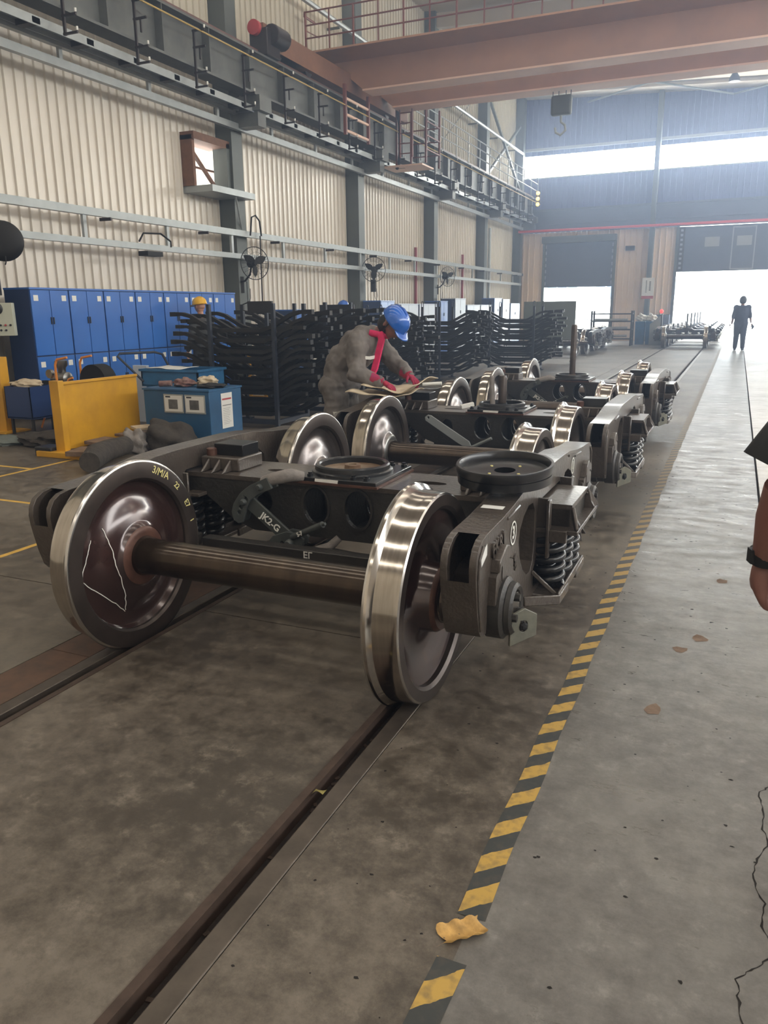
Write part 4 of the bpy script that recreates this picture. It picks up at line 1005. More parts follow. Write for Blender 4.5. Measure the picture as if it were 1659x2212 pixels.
def hand(parent,wrist,dirv,normal,m,curl=.6,s=1.,side=1,name='hand'):
    """palm plus five separate fingers; normal points out of the back of the hand"""
    d=Vector(dirv).normalized(); n=Vector(normal); n=(n-d*n.dot(d)).normalized(); l=d.cross(n)*side
    W=Vector(wrist); V=[];E=[]
    def av(p,r,r2=None): V.append((*p,r*s,(r2 or r)*s)); return len(V)-1
    w=av(W,.024,.02); k=av(W+d*.045*s,.030,.018); E.append((w,k))
    lens=[.072,.080,.075,.060]; 
    for i in range(4):
        off=(i-1.5)*.0205*s; base=W+d*(.085-.004*abs(i-1.2))*s+l*off
        b0=av(base,.0105); E.append((k,b0)); p=base; ang=curl*.35; prev=b0
        L_=lens[i]*s/3
        for j in range(3):
            ang2=ang+curl*.75*j
            p=p+(d*math.cos(ang2)-n*math.sin(ang2))*L_*(1.15-.12*j); q=av(p,.0092-.0009*j); E.append((prev,q)); prev=q
    tb=W+d*.03*s-l*.028*s; t0=av(tb,.013); E.append((k,t0)); t1=av(tb+(d*.55-l*.65-n*.35).normalized()*.034*s,.0105); E.append((t0,t1)); t2=av(tb+(d*.9-l*.65-n*.7).normalized()*.062*s,.0088); E.append((t1,t2))
    return skin_obj(name,V,E,m,parent,sub=2,root=1)
def cap(b,p0,p1,r0,r1,n=14,e=1.0,side=None):
    """tapered capsule; optional widening e along direction side"""
    p0=Vector(p0);p1=Vector(p1); pts=[];rs=[]
    d=(p1-p0); L=d.length; d.normalize()
    for k in range(4): a=PI/2*(1-k/3.); pts.append(p0-d*math.sin(a)*r0); rs.append(max(.002,r0*math.cos(a)))
    for k in range(1,4): a=PI/2*k/3.; 
    pts.append(p0.lerp(p1,.5)); rs.append((r0+r1)/2)
    for k in range(4): a=PI/2*k/3.; pts.append(p1+d*math.sin(a)*r1); rs.append(max(.002,r1*math.cos(a)))
    o=len(b.v); b.tube(pts,1,n,rs=rs)
    if side is not None:
        s=Vector(side).normalized(); m=p0
        for i in range(o,len(b.v)):
            v=Vector(b.v[i]); t=max(0,min(1,(v-p0).dot(d)/max(L,1e-6))); c=p0+d*(t*L); w=(v-c).dot(s); b.v[i]=tuple(v+s*w*(e-1))
def remeshed(name,b,m,parent,vox=.014,smooth=6,folds=0.,fs=.12):
    o=b.obj(name,m,parent); 
    r=o.modifiers.new('merge','REMESH'); r.mode='VOXEL'; r.voxel_size=vox; r.use_smooth_shade=True
    s=o.modifiers.new('soften','SMOOTH'); s.factor=.5; s.iterations=smooth
    if folds:
        tx=bpy.data.textures.new('folds','CLOUDS'); tx.noise_scale=fs; tx.noise_depth=2
        d=o.modifiers.new('folds','DISPLACE'); d.texture=tx; d.strength=folds; d.mid_level=.5; d.texture_coords='GLOBAL'
    return o
def figure(t,J,R,m_body,m_top,m_leg,boots='blackrub',sub=2,tex=.0,sleeve=1.0,vox=.016,bulk=1.0):
    V={k:Vector(p) for k,p in J.items()}
    sd=(V['shR']-V['shL']).normalized(); hd=(V['hipR']-V['hipL']).normalized()
    b=MB()
    cap(b,V['pelvis'],V['waist'],.105*R,.10*R,e=1.35,side=hd); cap(b,V['waist'],V['chest'],.10*R,.115*R,e=1.4,side=sd); cap(b,V['chest'],V['chest'].lerp(V['neck'],.5),.11*R,.07*R,e=1.4,side=sd)
    cap(b,V['chest'].lerp(V['neck'],.3),V['headb'],.056*R,.052*R)
    for s in 'LR':
        cap(b,V['chest'].lerp(V['sh'+s],.4),V['sh'+s],.07*R,.058*R); cap(b,V['sh'+s],V['el'+s],.052*R,.042*R); cap(b,V['el'+s],V['wr'+s],.041*R,.026*R)
        cap(b,V['pelvis'],V['hip'+s],.10*R,.088*R); cap(b,V['hip'+s],V['kn'+s],.085*R,.055*R); cap(b,V['kn'+s],V['an'+s],.054*R,.036*R); cap(b,V['an'+s],V['to'+s],.036*R,.03*R)
    body=remeshed('body',b,m_body,t,vox)
    b=MB(); K=bulk
    cap(b,V['pelvis'].lerp(V['waist'],-.1),V['waist'],.128*R*K,.125*R*K,e=1.35,side=hd); cap(b,V['waist'],V['chest'],.128*R*K,.138*R*K,e=1.38,side=sd); cap(b,V['chest'],V['chest'].lerp(V['neck'],.62),.132*R,.066*R,e=1.4,side=sd)
    for s in 'LR':
        w=V['el'+s].lerp(V['wr'+s],.93); 
        cap(b,V['chest'].lerp(V['sh'+s],.4),V['sh'+s],.10*R,.078*R*K)
        if sleeve>=.99: cap(b,V['sh'+s],V['el'+s],.076*R*K,.062*R*K); cap(b,V['el'+s],w,.062*R*K,.044*R*K)
        elif sleeve>.3: cap(b,V['sh'+s],V['el'+s],.070*R,.060*R); cap(b,V['el'+s],V['el'+s].lerp(V['wr'+s],.15),.058*R,.052*R)
        else: cap(b,V['sh'+s],V['sh'+s].lerp(V['el'+s],.45),.074*R,.076*R)
    jk=remeshed('jacket',b,m_top,t,vox,5,tex)
    b=MB()
    for s in 'LR':
        cap(b,V['pelvis'],V['hip'+s],.122*R*K,.108*R*K); cap(b,V['hip'+s],V['kn'+s],.106*R*K,.076*R*K); cap(b,V['kn'+s],V['kn'+s].lerp(V['an'+s],.95),.075*R*K,.062*R)
    cap(b,V['hipL'],V['hipR'],.112*R*K,.112*R*K)
    tr=remeshed('trousers',b,m_leg,t,vox,5,tex)
    for s in 'LR':
        a=V['an'+s]; q=V['to'+s]; d=(q-a); d.z=0; d.normalize(); g0=Vector((a.x,a.y,.05))
        b=MB(); cap(b,a+Vector((0,0,.05)),g0,.05,.047); cap(b,g0-d*.035,g0+d*.10,.046,.042); cap(b,g0+d*.05-Vector((0,0,.008)),g0+d*.17-Vector((0,0,.012)),.04,.034)
        remeshed('boot',b,boots,t,.012,3)
    return body,jk,tr
def std(base,h=1.72,yaw=0.,arms=((-.26,0,1.12,-.27,.03,.86),(.26,0,1.12,.27,.03,.86)),step=.1,lean=0):
    """standing joints facing +y rotated by yaw"""
    k=h/1.75; c,s=math.cos(yaw),math.sin(yaw)
    def P(x,y,z): 
        x*=k;y*=k;z*=k; return (base[0]+x*c-y*s,base[1]+x*s+y*c,base[2]+z)
    J=dict(pelvis=P(0,0,.94),waist=P(0,.0,1.10),chest=P(0,-.01,1.32),neck=P(0,.0,1.48),headb=P(0,.015,1.58))
    for b_,sx,a,st in (('L',-1,arms[0],step),('R',1,arms[1],-step)):
        J['sh'+b_]=P(sx*.185,-.01,1.41); J['el'+b_]=P(*a[:3]); J['wr'+b_]=P(*a[3:])
        J['hip'+b_]=P(sx*.09,0,.90); J['kn'+b_]=P(sx*.10,st*.6+.03,.50); J['an'+b_]=P(sx*.11,st,.09); J['to'+b_]=P(sx*.12,st+.16,.04)
    return J,P
# --- worker bending over the second bogie
W=thing('person','worker in grey coverall and blue hard hat bending over the second bogie, pink gloves','person',(-3.3,6.45,0))
def rel(J,t): 
    L=Vector(t.location); return {k:tuple(Vector(v)-L) for k,v in J.items()}
J=dict(pelvis=(-3.27,6.42,.90),waist=(-3.25,6.43,1.05),chest=(-3.06,6.46,1.22),neck=(-2.92,6.48,1.36),headb=(-2.85,6.48,1.365),
 shL=(-3.05,6.66,1.29),elL=(-2.86,6.74,1.03),wrL=(-2.68,6.60,.955),shR=(-3.02,6.27,1.27),elR=(-2.99,6.15,.99),wrR=(-2.78,6.20,.925),
 hipL=(-3.29,6.53,.86),knL=(-3.28,6.56,.47),anL=(-3.36,6.56,.09),toL=(-3.2,6.56,.04),hipR=(-3.29,6.32,.86),knR=(-3.24,6.28,.47),anR=(-3.32,6.26,.09),toR=(-3.16,6.24,.04))
Jr=rel(J,W)
body,jk,tr=figure(W,Jr,1.08,'skind','cover','cover',tex=.060,sleeve=1.,vox=.011,bulk=1.16)
L0=Vector(W.location)
def lw(*p): return tuple(Vector(p)-L0)
head(W,lw(-2.785,6.47,1.395),(.55,-.12,-.72),(.74,-.05,.52),'skind',None,'helmb',.112,strap=True)
b=MB(); b.sphere((-.0,0,0),(.10,.092,.10),16,12); b.v=[tuple(Vector(v)+Vector(lw(-2.82,6.475,1.395))) for v in b.v]; b.obj('hair','hair',W,smooth=70)
hand(W,lw(-2.775,6.20,.925),(.75,.15,-.40),(-.2,-.2,1),'glove',.8,1.2,side=1,name='gloved_hand')
hand(W,lw(-2.68,6.60,.955),(.65,-.3,-.40),(0,.1,1),'glove',.8,1.15,side=-1,name='gloved_hand')
for a,c in (((-2.86,6.17,.955),(-2.76,6.205,.918)),((-2.74,6.63,.975),(-2.66,6.585,.945))):
    b=MB(); b.tube([lw(*a),lw(*c)],.045,12,rs=[.052,.040]); b.obj('glove_cuff','glove',W,smooth=60)
b=MB(); pts=[(-2.86,6.38,1.335),(-2.83,6.35,1.27),(-2.845,6.33,1.19),(-2.86,6.31,1.10),(-2.865,6.27,1.02),(-2.885,6.24,.965)]
b.strip([lw(*p) for p in pts],.055,.025,up=(1,0,.1)); b.tube([lw(-2.97,6.55,1.33),lw(-2.89,6.58,1.32),lw(-2.83,6.48,1.30),lw(-2.86,6.38,1.31),lw(-2.95,6.36,1.33)],.030,8); b.obj('scarf','scarf',W,smooth=60)
# reflective strips
b=MB(); b.strip([lw(-3.06,6.185,1.135),lw(-2.98,6.165,1.128),lw(-2.90,6.25,1.118),lw(-2.875,6.33,1.125)],.028,.010,up=(0,0,1)); b.obj('reflective_strip','refl',jk)
for an,kn in (('anL','knL'),('anR','knR')):
    b=MB(); c=Vector(Jr[kn]).lerp(Vector(Jr[an]),-.40); b.lathe([(c.z-.02,.105),(c.z+.02,.107)],20,axis='Z',c=(c.x,c.y,0)); b.obj('reflective_strip','refl',tr,smooth=60)
# --- worker with yellow helmet behind the stack, by the lockers
W2=thing('person','worker in dark clothes and yellow hard hat walking past the blue lockers','person',(-8.72,11.7,0))
J,P=std((0,0,0),1.70,yaw=math.radians(75),arms=((-.28,-.04,1.12,-.27,.10,.88),(.26,.05,1.12,.25,.12,.90)),step=.16)
figure(W2,J,1.0,'skin','coverd','coverd'); head(W2,P(0,.02,1.66),tuple(Vector(P(0,1,-.12))-Vector(P(0,0,0))),(0,0,1),'skin',None,'helmy',.108)
hand(W2,P(-.27,.10,.88),(-.1,0,-1),(-1,0,0),'skin',.5,1,name='hand'); hand(W2,P(.25,.12,.90),(-.1,0,-1),(1,0,0),'skin',.5,1,side=-1,name='hand')
# --- worker with blue helmet behind
W3=thing('person','distant worker in grey with blue hard hat half hidden behind the bent bars','person',(-7.55,15.0,0))
J,P=std((0,0,0),1.66,yaw=math.radians(200),arms=((-.24,.08,1.14,-.12,.26,1.08),(.24,.08,1.14,.12,.26,1.05)),step=.05)
figure(W3,J,1.0,'skin','cover','coverd'); head(W3,P(0,.02,1.64),tuple(Vector(P(0,1,-.3))-Vector(P(0,0,0))),(0,0,1),'skin',None,'helmb',.108)
hand(W3,P(-.12,.26,1.08),(.4,-.5,0),(0,0,1),'skin',.6); hand(W3,P(.12,.26,1.05),(-.4,-.5,0),(0,0,1),'skin',.6,side=-1)
# --- man walking towards the open door
W4=thing('person','man in navy shirt and trousers walking away to the open door','person',(.115,31.0,0))
J,P=std((0,0,0),1.84,yaw=math.radians(4),arms=((-.25,-.02,1.13,-.28,.04,.88),(.26,-.03,1.14,.31,.06,.92)),step=.10)
figure(W4,J,1.18,'skind','navy','navy',sleeve=.6,bulk=1.12); head(W4,P(0,.02,1.635),(0,1,0),(0,0,1),'skind','hair',None,.130)
hand(W4,P(-.33,.06,.88),(0,.1,-1),(-1,0,0),'skind',.5); hand(W4,P(.34,.08,.90),(0,.1,-1),(1,0,0),'skind',.8,side=-1)
b=MB(); b.tube([P(.35,.09,.86),P(.39,.12,.78),P(.37,.14,.70)],.04,8,rs=[.02,.05,.02]); b.obj('held_gloves','navy',W4,smooth=60)
# --- bystander at the right edge: only sleeve, forearm and fist reach into the frame
W5=thing('person','bystander at the right edge, dark short sleeve, bare forearm, black watch','person',(.42,1.93,0))
Jb=dict(pelvis=(.42,1.93,.92),waist=(.42,1.93,1.08),chest=(.42,1.92,1.28),neck=(.42,1.93,1.46),headb=(.42,1.95,1.56),shL=(.235,1.93,1.39),elL=(.133,1.90,1.085),wrL=(.110,2.00,.925),shR=(.60,1.92,1.39),elR=(.66,1.90,1.12),wrR=(.66,1.98,.90),
 hipL=(.33,1.93,.88),knL=(.32,1.95,.48),anL=(.33,1.93,.09),toL=(.33,2.08,.04),hipR=(.52,1.93,.88),knR=(.53,1.95,.48),anR=(.53,1.93,.09),toR=(.53,2.08,.04))
Jb=rel(Jb,W5)
figure(W5,Jb,1.0,'skind','coverd','coverd',sleeve=.02,vox=.011)
L0=Vector(W5.location)
head(W5,lw(.42,1.97,1.64),(0,1,0),(0,0,1),'skind','hair',None,.108)
b=MB(); a=Vector(lw(.215,1.93,1.36)); e=Vector(lw(.118,1.90,1.165)); b.tube([a,a.lerp(e,.5),e],.06,16,rs=[.07,.078,.088]); b.f=b.f[:-1]; b.m=b.m[:-1]
sl=b.obj('sleeve','coverd',W5,smooth=60); sl.modifiers.new('t','SOLIDIFY').thickness=.004
b=MB(); b.tube([lw(.133,1.90,1.13),lw(.123,1.93,1.05),lw(.114,1.985,.96),lw(.111,2.0,.93)],.04,16,rs=[.045,.044,.031,.028]); b.obj('forearm','skind',W5,smooth=70)
b=MB(); b.tube([lw(.112,1.995,.95),lw(.109,2.002,.925)],.036,16); b.cb(lw(.083,1.985,.94),(.012,.03,.034),rz=.3); b.obj('wristwatch','blackrub',W5,smooth=50)
hand(W5,lw(.110,2.0,.925),(.0,.20,-.95),(-1,-.2,0),'skind',1.2,1.1,side=-1)
hand(W5,lw(.66,1.98,.90),(0,.2,-1),(1,0,0),'skind',.5)
# ================================================================ LOCKERS, RACKS, CARTS
def locker(y0,y1,x,h,label,group,mf='blue',ms='blued',labels=True,depth=.5,split=True):
    t=thing('locker',label,'locker',(x-depth/2,(y0+y1)/2,0),0,group); W_=(y1-y0)/2; D=depth/2
    b=MB(); b.box(-D,D-.02,-W_,W_,.03,h); b.box(-D+.03,D-.05,-W_+.03,W_-.03,0,.03); b.obj('body',ms,t)
    b=MB(); b.box(-D-.005,D+.004,-W_-.004,W_+.004,h-.02,h+.006); b.obj('top',mf,t)
    zs=((.06,h*.485),(h*.495,h-.03)) if split else ((.06,h-.03),)
    for zi,(z0,z1) in enumerate(zs):
        for s in (-1,1):
            a,c=sorted((s*.006,s*(W_-.012))); b=MB(); b.box(D-.02,D,a,c,z0,z1); d=b.obj('door',mf,t,bevel=.003)
            b=MB(); b.box(D,D+.012,s*.022-.009,s*.022+.009,(z0+z1)/2-.02,(z0+z1)/2+.08); b.obj('handle','dark',d)
            if labels:
                b=MB(); yy=s*(W_-.10); b.box(D,D+.0015,yy-.042,yy+.042,z1-.15,z1-.07); b.obj('label_card','sticker',d)
    return t
ord_=['first (nearest) blue locker of the long row, at the control box','second blue locker from the left in the long row','third blue locker from the left in the long row','fourth blue locker from the left, behind the cart handle','fifth blue locker from the left in the long row','sixth blue locker, left of the yellow helmeted worker','last blue locker of the long row, at the column']
Y0=8.42
for i in range(7):
    locker(Y0+i*.725,Y0+(i+1)*.725-.004,-9.2,1.88,ord_[i],'blue lockers along the left wall')
# second run of lockers, glare put into their pale fronts
spec=[(15.9,16.6,1.55,'blue',"short blue locker behind the bent bars, first beyond the column"),(20.7,21.7,1.78,'blue','dark blue locker left of the bending worker, by the second fan'),(22.0,23.6,1.70,'pale','glare-pale locker straight above the blue hard hat'),(23.7,25.3,1.70,'pale','glare-pale locker, second above the blue hard hat'),(25.6,26.4,1.80,'blue','blue locker edge just before the third column'),(27.2,28.4,1.90,'pale','taller glare-pale locker right after the third column'),(28.6,30.2,1.68,'pale','glare-pale locker, first of two between tall glare-pale one and blue pair'),(30.3,31.8,1.68,'pale','glare-pale locker, second of two before the blue pair'),(32.2,33.3,1.95,'blue','tall blue locker near the fourth column'),(33.5,34.6,1.92,'pale','glare-pale tall locker next to the tall blue one'),(34.8,36.4,1.75,'blue','farthest blue locker near the corner')]
for y0,y1,h,mf,lb in spec: locker(y0,y1,-9.24,h,lb,'lockers farther down the wall',mf,'blued',labels=False,depth=.55)
# ---------- stacks of bent bars
def bar_mesh(hl,drop,flat,k=.06,endl=.24):
    p=[(-hl,0),(-hl+endl,0),(-flat,-drop),(flat,-drop),(hl-endl,0),(hl,0)]
    pts=[]
    for i,(a,z) in enumerate(p):
        if 0<i<len(p)-1:
            (a0,z0),(a1,z1)=p[i-1],p[i+1]
            for (u,v) in ((a0,z0),(a1,z1)):
                d=math.hypot(u-a,v-z); q=.07/d; 
                pts.append((a+(u-a)*q,0,z+(v-z)*q))
        else: pts.append((a,0,z))
    b=MB(); b.strip(pts,k,k*.78,up=(0,1,0)); 
    for s in (-1,1): b.cb((s*(hl-.03),0,0),(.10,k*1.25,k*.95))
    b.bar((-flat*.9,0,-drop-.0),(-flat*.9,0,-drop-.05),.02,.02); 
    return b.mesh('bent_bar')
BM=[bar_mesh(1.08,.22,.42,.062),bar_mesh(1.04,.26,.38,.055),bar_mesh(1.0,.18,.50,.05)]
for m in BM: m.materials.append(M['bar'])
ORD=['topmost','second','third','fourth','fifth','sixth','seventh','eighth','ninth','tenth','eleventh','twelfth','thirteenth','fourteenth']
def stack(cx,cy,n,label,group,rack_label,ztop=1.46,cols=3,dy=.42,post=True,pitch=.092,zr=0.,pm='post',loops=True,xw=.55,lab2=None):
    k=0
    for layer in range(n):
        for c in range(cols):
            z=ztop-layer*pitch-(.02 if c%2 else 0)
            if z-.24<.10: continue
            o=bpy.data.objects.new('bent_bar',BM[(layer+c*2)%3 if layer%4 else 0]); COL.objects.link(o)
            o.location=(cx+random.uniform(-.06,.06)+.05*(c-1),cy+(c-(cols-1)/2)*dy+random.uniform(-.04,.04),z+random.uniform(-.008,.008))
            o.rotation_euler=(random.uniform(-.02,.02),random.uniform(-.012,.012),zr+random.uniform(-.035,.035)); tag(o,(lab2 % (ORD[layer],('front','middle','back')[c])) if lab2 else label,'steel bar',group); k+=1
    t=thing('storage_rack',rack_label,'rack',(cx,cy,0))
    D=dy*(cols-1)/2+.10
    for sx in (-1,1):
        for sy in (-1,1):
            b=MB(); b.box(-.024,.024,-.024,.024,0,ztop+.12)
            if loops: b.tube([(-.022,0,ztop+.1),(-.022,0,ztop+.2),(-.012,0,ztop+.235),(.012,0,ztop+.235),(.022,0,ztop+.2),(.022,0,ztop+.1)],.009,6)
            o=b.obj('post',pm,t); o.location=(sx*xw,sy*D,0)
            b=MB(); b.box(-.07,.07,-.06,.06,0,.02); b.obj('foot',pm,o)
    b=MB()
    for sy in (-1,1): b.bar((-xw,sy*D,.09),(xw,sy*D,.09),.05,.06)
    for sx in (-1,1): b.bar((sx*xw,-D,.09),(sx*xw,D,.09),.05,.06)
    b.obj('base_frame',pm,t)
    return t
random.seed(21)
stack(-5.97,9.25,14,'bent black steel bar in the nearest tall stack behind the blue cart','bent bars in the nearest stack','dark rack holding the nearest stack of bent bars behind the blue cart',1.50,3,.30,xw=.50,loops=False,lab2='bent black bar in nearest stack behind blue cart, %s layer from top, %s row')
stack(-6.0,10.75,14,'bent black steel bar in the second stack, left of the bending worker','bent bars in the second stack','dark rack holding the second stack, left of the bending worker',1.52,3,.32,xw=.5,loops=False,lab2='bent black bar in second stack left of worker, %s layer from top, %s row')
stack(-6.35,13.9,13,'bent black steel bar in the stack right behind the bending worker','bent bars in the third stack','dark looped rack right behind the bending worker',1.38,3,.36,xw=.35)
stack(-6.15,16.9,14,'bent black steel bar in the fourth stack, right of the blue hard hat','bent bars in the fourth stack','tall looped blue rack in the fourth stack, right of the blue hard hat',1.46,3,.34,xw=.2)
stack(-5.05,19.6,13,'bent black steel bar in the farthest stack, before the grey board','bent bars in the farthest stack','looped rack holding the farthest stack, before the grey board',1.46,3,.36,xw=.55)
# small cross head plates above the near racks
b=MB(); b.box(-6.35,-5.95,9.6,9.64,1.50,1.66); b.tube([(-6.35,9.6,1.52),(-6.42,9.6,1.54),(-6.42,9.6,1.62),(-6.35,9.6,1.64)],.009,6); o=b.obj('rack_sign','darksteel'); tag(o,'small blank dark plate standing on the near rack, below the first fan','plate')
b=MB(); b.box(-6.6,-5.95,12.2,12.24,1.28,1.62).box(-6.6,-6.56,12.2,12.24,0,1.3).box(-5.99,-5.95,12.2,12.24,0,1.3); o=b.obj('grey_panel','darksteel'); tag(o,'grey sheet panel seen through the bent bars, right of the dark plate','panel')
# chains hanging on the nearest stack
for i,(x,y,z) in enumerate(((-6.32,9.02,1.22),(-5.55,9.05,1.26),(-6.22,9.0,.66),(-6.15,9.0,.66))):
    b=MB()
    for k in range(7):
        r=.012; zz=z-k*.022
        pts=[(x+(r*.6*math.cos(a) if k%2 else 0),y+(0 if k%2 else r*.6*math.cos(a)),zz+r*1.2*math.sin(a)) for a in [2*PI*j/8 for j in range(8)]]
        b.tube(pts,.0035,5,closed=True)
    o=b.obj('hanging_chain','darksteel'); tag(o,['short chain hanging upper left on the nearest stack','short chain hanging upper middle on the nearest stack','left one of two chains low on the nearest stack','right one of two chains low on the nearest stack'][i],'chain')
# yellow slotted stands behind the near stack
for i,(x,y) in enumerate(((-7.6,11.4),(-7.1,11.5))):
    b=MB(); b.box(x,x+.34,y,y+.03,.05,.82)
    hs=[]
    o=MB(); o.prism([(0,.05),(.36,.05),(.36,.80),(0,.80)],[[(.05,.12+k*.17),(.31,.12+k*.17),(.31,.22+k*.17),(.05,.22+k*.17)] for k in range(4)],lambda a,c,d:(x+a,y+d,c),0,.04); o=o.obj('slotted_stand','yellow'); tag(o,['yellow slotted stand behind the nearest stack, left','yellow slotted stand behind the nearest stack, right'][i],'stand')
# ---------- blue waste cart
CX0,CX1,CY0,CY1=-6.36,-5.42,7.32,7.96
t=thing('tool_cart','dark blue sheet metal cart with two framed sheets on its front','cart',((CX0+CX1)/2,(CY0+CY1)/2,0))
def CO(bm,nm,m,p=None,bev=0,sm=None):
    o=bm.obj(nm,m,p or t,sm,bev); 
    if p is None: o.location=(-(CX0+CX1)/2,-(CY0+CY1)/2,0)
    return o
b=MB(); b.box(CX0,CX1,CY0,CY1,.10,.64); body_=CO(b,'body','cartblue',bev=.008)
b=MB(); b.box(CX0-.01,CX1+.01,CY0-.01,CY1+.01,.64,.66); CO(b,'lid','cartblue')
for sx in (CX0+.1,CX1-.1):
    for sy in (CY0+.1,CY1-.1):
        b=MB(); b.lathe([(-.02,.045),(.02,.045)],16,axis='X',c=(sx,sy,.05)); b.box(sx-.03,sx+.03,sy-.02,sy+.02,.08,.11); CO(b,'caster','blackrub')
for k,(x0,x1) in enumerate(((CX0+.30,CX0+.58),(CX0+.60,CX0+.885))):
    b=MB(); b.box(x0,x1,CY0-.012,CY0-.002,.385,.60); f=CO(b,'sheet_frame','galv')
    b=MB(); b.box(x0+.014,x1-.014,CY0-.014,CY0-.012,.402,.585); b.obj('sheet','paper',f)
    b=MB(); b.box(x0+.07,x0+.20,CY0-.0155,CY0-.014,.43,.54); b.obj('printed_picture','paperp',f)
    b=MB(); b.box(x0+.03,x0+.10,CY0-.0155,CY0-.014,.562,.578); b.obj('printed_heading','dark',f)
b=MB(); b.box(CX1+.002,CX1+.004,CY0+.22,CY0+.44,.19,.60); f=CO(b,'notice_sheet','paper')
b=MB(); b.box(CX1+.004,CX1+.005,CY0+.24,CY0+.42,.52,.54); b.obj('red_line','redp',f)
b=MB(); b.box(CX1+.004,CX1+.005,CY0+.24,CY0+.42,.455,.462)
b.obj('black_line','dark',f)
b=MB()
for k in range(10): b.box(CX1+.004,CX1+.005,CY0+.25,CY0+.41-random.uniform(0,.05),.24+k*.02,.243+k*.02)
b.obj('printed_text','paperp',f)
# hand truck tray behind it, with bar handle
t=thing('tray_trolley','lighter blue tray trolley with bent bar handle behind the dark blue cart','trolley',(-6.9,8.3,0))
def TO(bm,nm,m,p=None,bev=0,sm=None):
    o=bm.obj(nm,m,p or t,sm,bev)
    if p is None: o.location=(6.9,-8.3,0)
    return o
b=MB(); 
for (x0,x1,y0,y1) in ((-7.05,-6.15,8.1,8.12),(-7.05,-6.15,8.66,8.68),(-7.05,-7.03,8.1,8.68),(-6.17,-6.15,8.1,8.68)): b.box(x0,x1,y0,y1,.60,.80)
b.box(-7.05,-6.15,8.1,8.68,.59,.61); b.strip([(-7.06,8.09,.80),(-6.14,8.09,.80),(-6.14,8.69,.80),(-7.06,8.69,.80)],.03,.03,up=(0,0,1),closed=True); TO(b,'tray','binblue')
for x in (-6.98,-6.22):
    for y in (8.15,8.62):
        b=MB(); b.bar((x,y,.1),(x,y,.6),.04,.04); b.lathe([(-.02,.05),(.02,.05)],16,axis='X',c=(x,y,.05)); TO(b,'leg','cartblue')
b=MB(); b.tube([(-6.95,8.02,.66),(-7.28,7.95,.98),(-7.30,8.02,1.01),(-7.22,8.60,1.00),(-7.14,8.66,.97),(-6.98,8.66,.70)],.016,8); TO(b,'handle','post',sm=60)
sheet(-7.0,-6.5,8.15,8.6,.82,'paper','paper_pile','white papers lying in the lighter blue tray','paper',31,.012)
def lump(name,m,c,r,seed,label,cat,amp=.35,f=3.0,nu=28,nv=18,flat=True):
    random.seed(seed); ph=[random.uniform(0,6) for _ in range(9)]
    def fn(q):
        a=1+amp*(.4*math.sin(f*q.x*2+ph[0]+q.y*3)+.3*math.sin(f*q.y*3+ph[1]+q.z*4)+.3*math.sin(f*q.z*3+ph[2]+q.x*5)+.2*math.sin(f*5*q.x+ph[3])*math.sin(f*4*q.y+ph[4]))
        z=q.z*a
        if flat: z=max(z,-.75)
        return Vector((q.x*a,q.y*a,z))
    b=MB(); b.sphere(c,r,nu,nv,fn=fn); o=b.obj(name,m,smooth=75); tag(o,label,cat); return o
lump('rag','rag',(-5.98,7.62,.705),(.13,.10,.055),1,'crumpled brownish rag on top of the dark blue cart','rag')
lump('rag','cardboard',(-5.72,7.72,.715),(.13,.10,.065),2,'pale crumpled cloth on the right end of the dark blue cart','rag')
lump('plastic_sheet','blackrub',(-5.58,7.60,.685),(.15,.14,.03),3,'black crumpled sheet hanging at the right corner of the dark blue cart','sheet')
b=MB(); b.tube([(-6.22,7.45,.70),(-6.08,7.50,.705)],.035,12); o=b.obj('glove_roll','rag',smooth=60); tag(o,'dark red rolled glove on top of the dark blue cart','glove')
# ---------- yellow barrier
t=thing('barrier','mustard yellow sheet metal barrier with upright post beside the track','barrier',(-6.68,6.95,0))
b=MB(); b.box(.0,.03,-.60,.60,.06,.785); b.box(-.0,.05,-.60,.60,.77,.80); b.obj('sheet_panel','yellow',t,bevel=.004)
b=MB(); b.box(-.05,.08,-.68,-.60,.03,.82); b.obj('post','yellow',t,bevel=.004)
b=MB(); b.box(-.25,.42,-.78,-.62,0,.06); b.obj('base_bar','yellow',t,bevel=.004)
b=MB(); b.box(-.25,.30,.50,.60,0,.06); b.obj('base_bar','yellow',t,bevel=.004)
lump('cloth_heap','canvas',(-5.85,7.08,.13),(.30,.26,.20),5,'dark grey crumpled sack on the floor in front of the blue cart','sack',.28,2.2)
lump('cloth_heap','greyw',(-6.05,6.75,.10),(.15,.13,.16),6,'pale grey rag heap between the sack and the yellow barrier','rag')
b=MB(); b.tube([(-5.62,5.62,.12),(-5.8,5.9,.13),(-5.95,6.2,.12),(-6.0,6.55,.12)],.1,14,rs=[.10,.12,.11,.10]); o=b.obj('rolled_tarpaulin','canvas',smooth=60); tag(o,'dark rolled tarpaulin on the floor behind the nearest left wheel','tarpaulin')
for i,(x,y,z,s,m) in enumerate(((-6.35,6.3,.07,(.26,.36,.05),'card2'),(-6.38,6.65,.12,(.30,.34,.04),'card2'),(-6.25,6.95,.17,(.26,.30,.03),'card2'),(-6.3,7.2,.21,(.2,.24,.03),'cardboard'))):
    b=MB(); b.cb((x,y,z),s,rz=.3-i*.25,ry=.06*(i%2)); o=b.obj('cardboard_piece',m,bevel=.003); tag(o,['lowest brown board leaning against the yellow barrier','second brown board on the pile by the yellow barrier','third brown board on the pile by the yellow barrier','pale top piece on the pile by the yellow barrier'][i],'cardboard')
b=MB(); b.box(-6.98,-6.74,6.2,6.42,0,.10); o=b.obj('block','darksteel',bevel=.01); tag(o,'dark bluish block on the floor left of the yellow barrier foot','block')
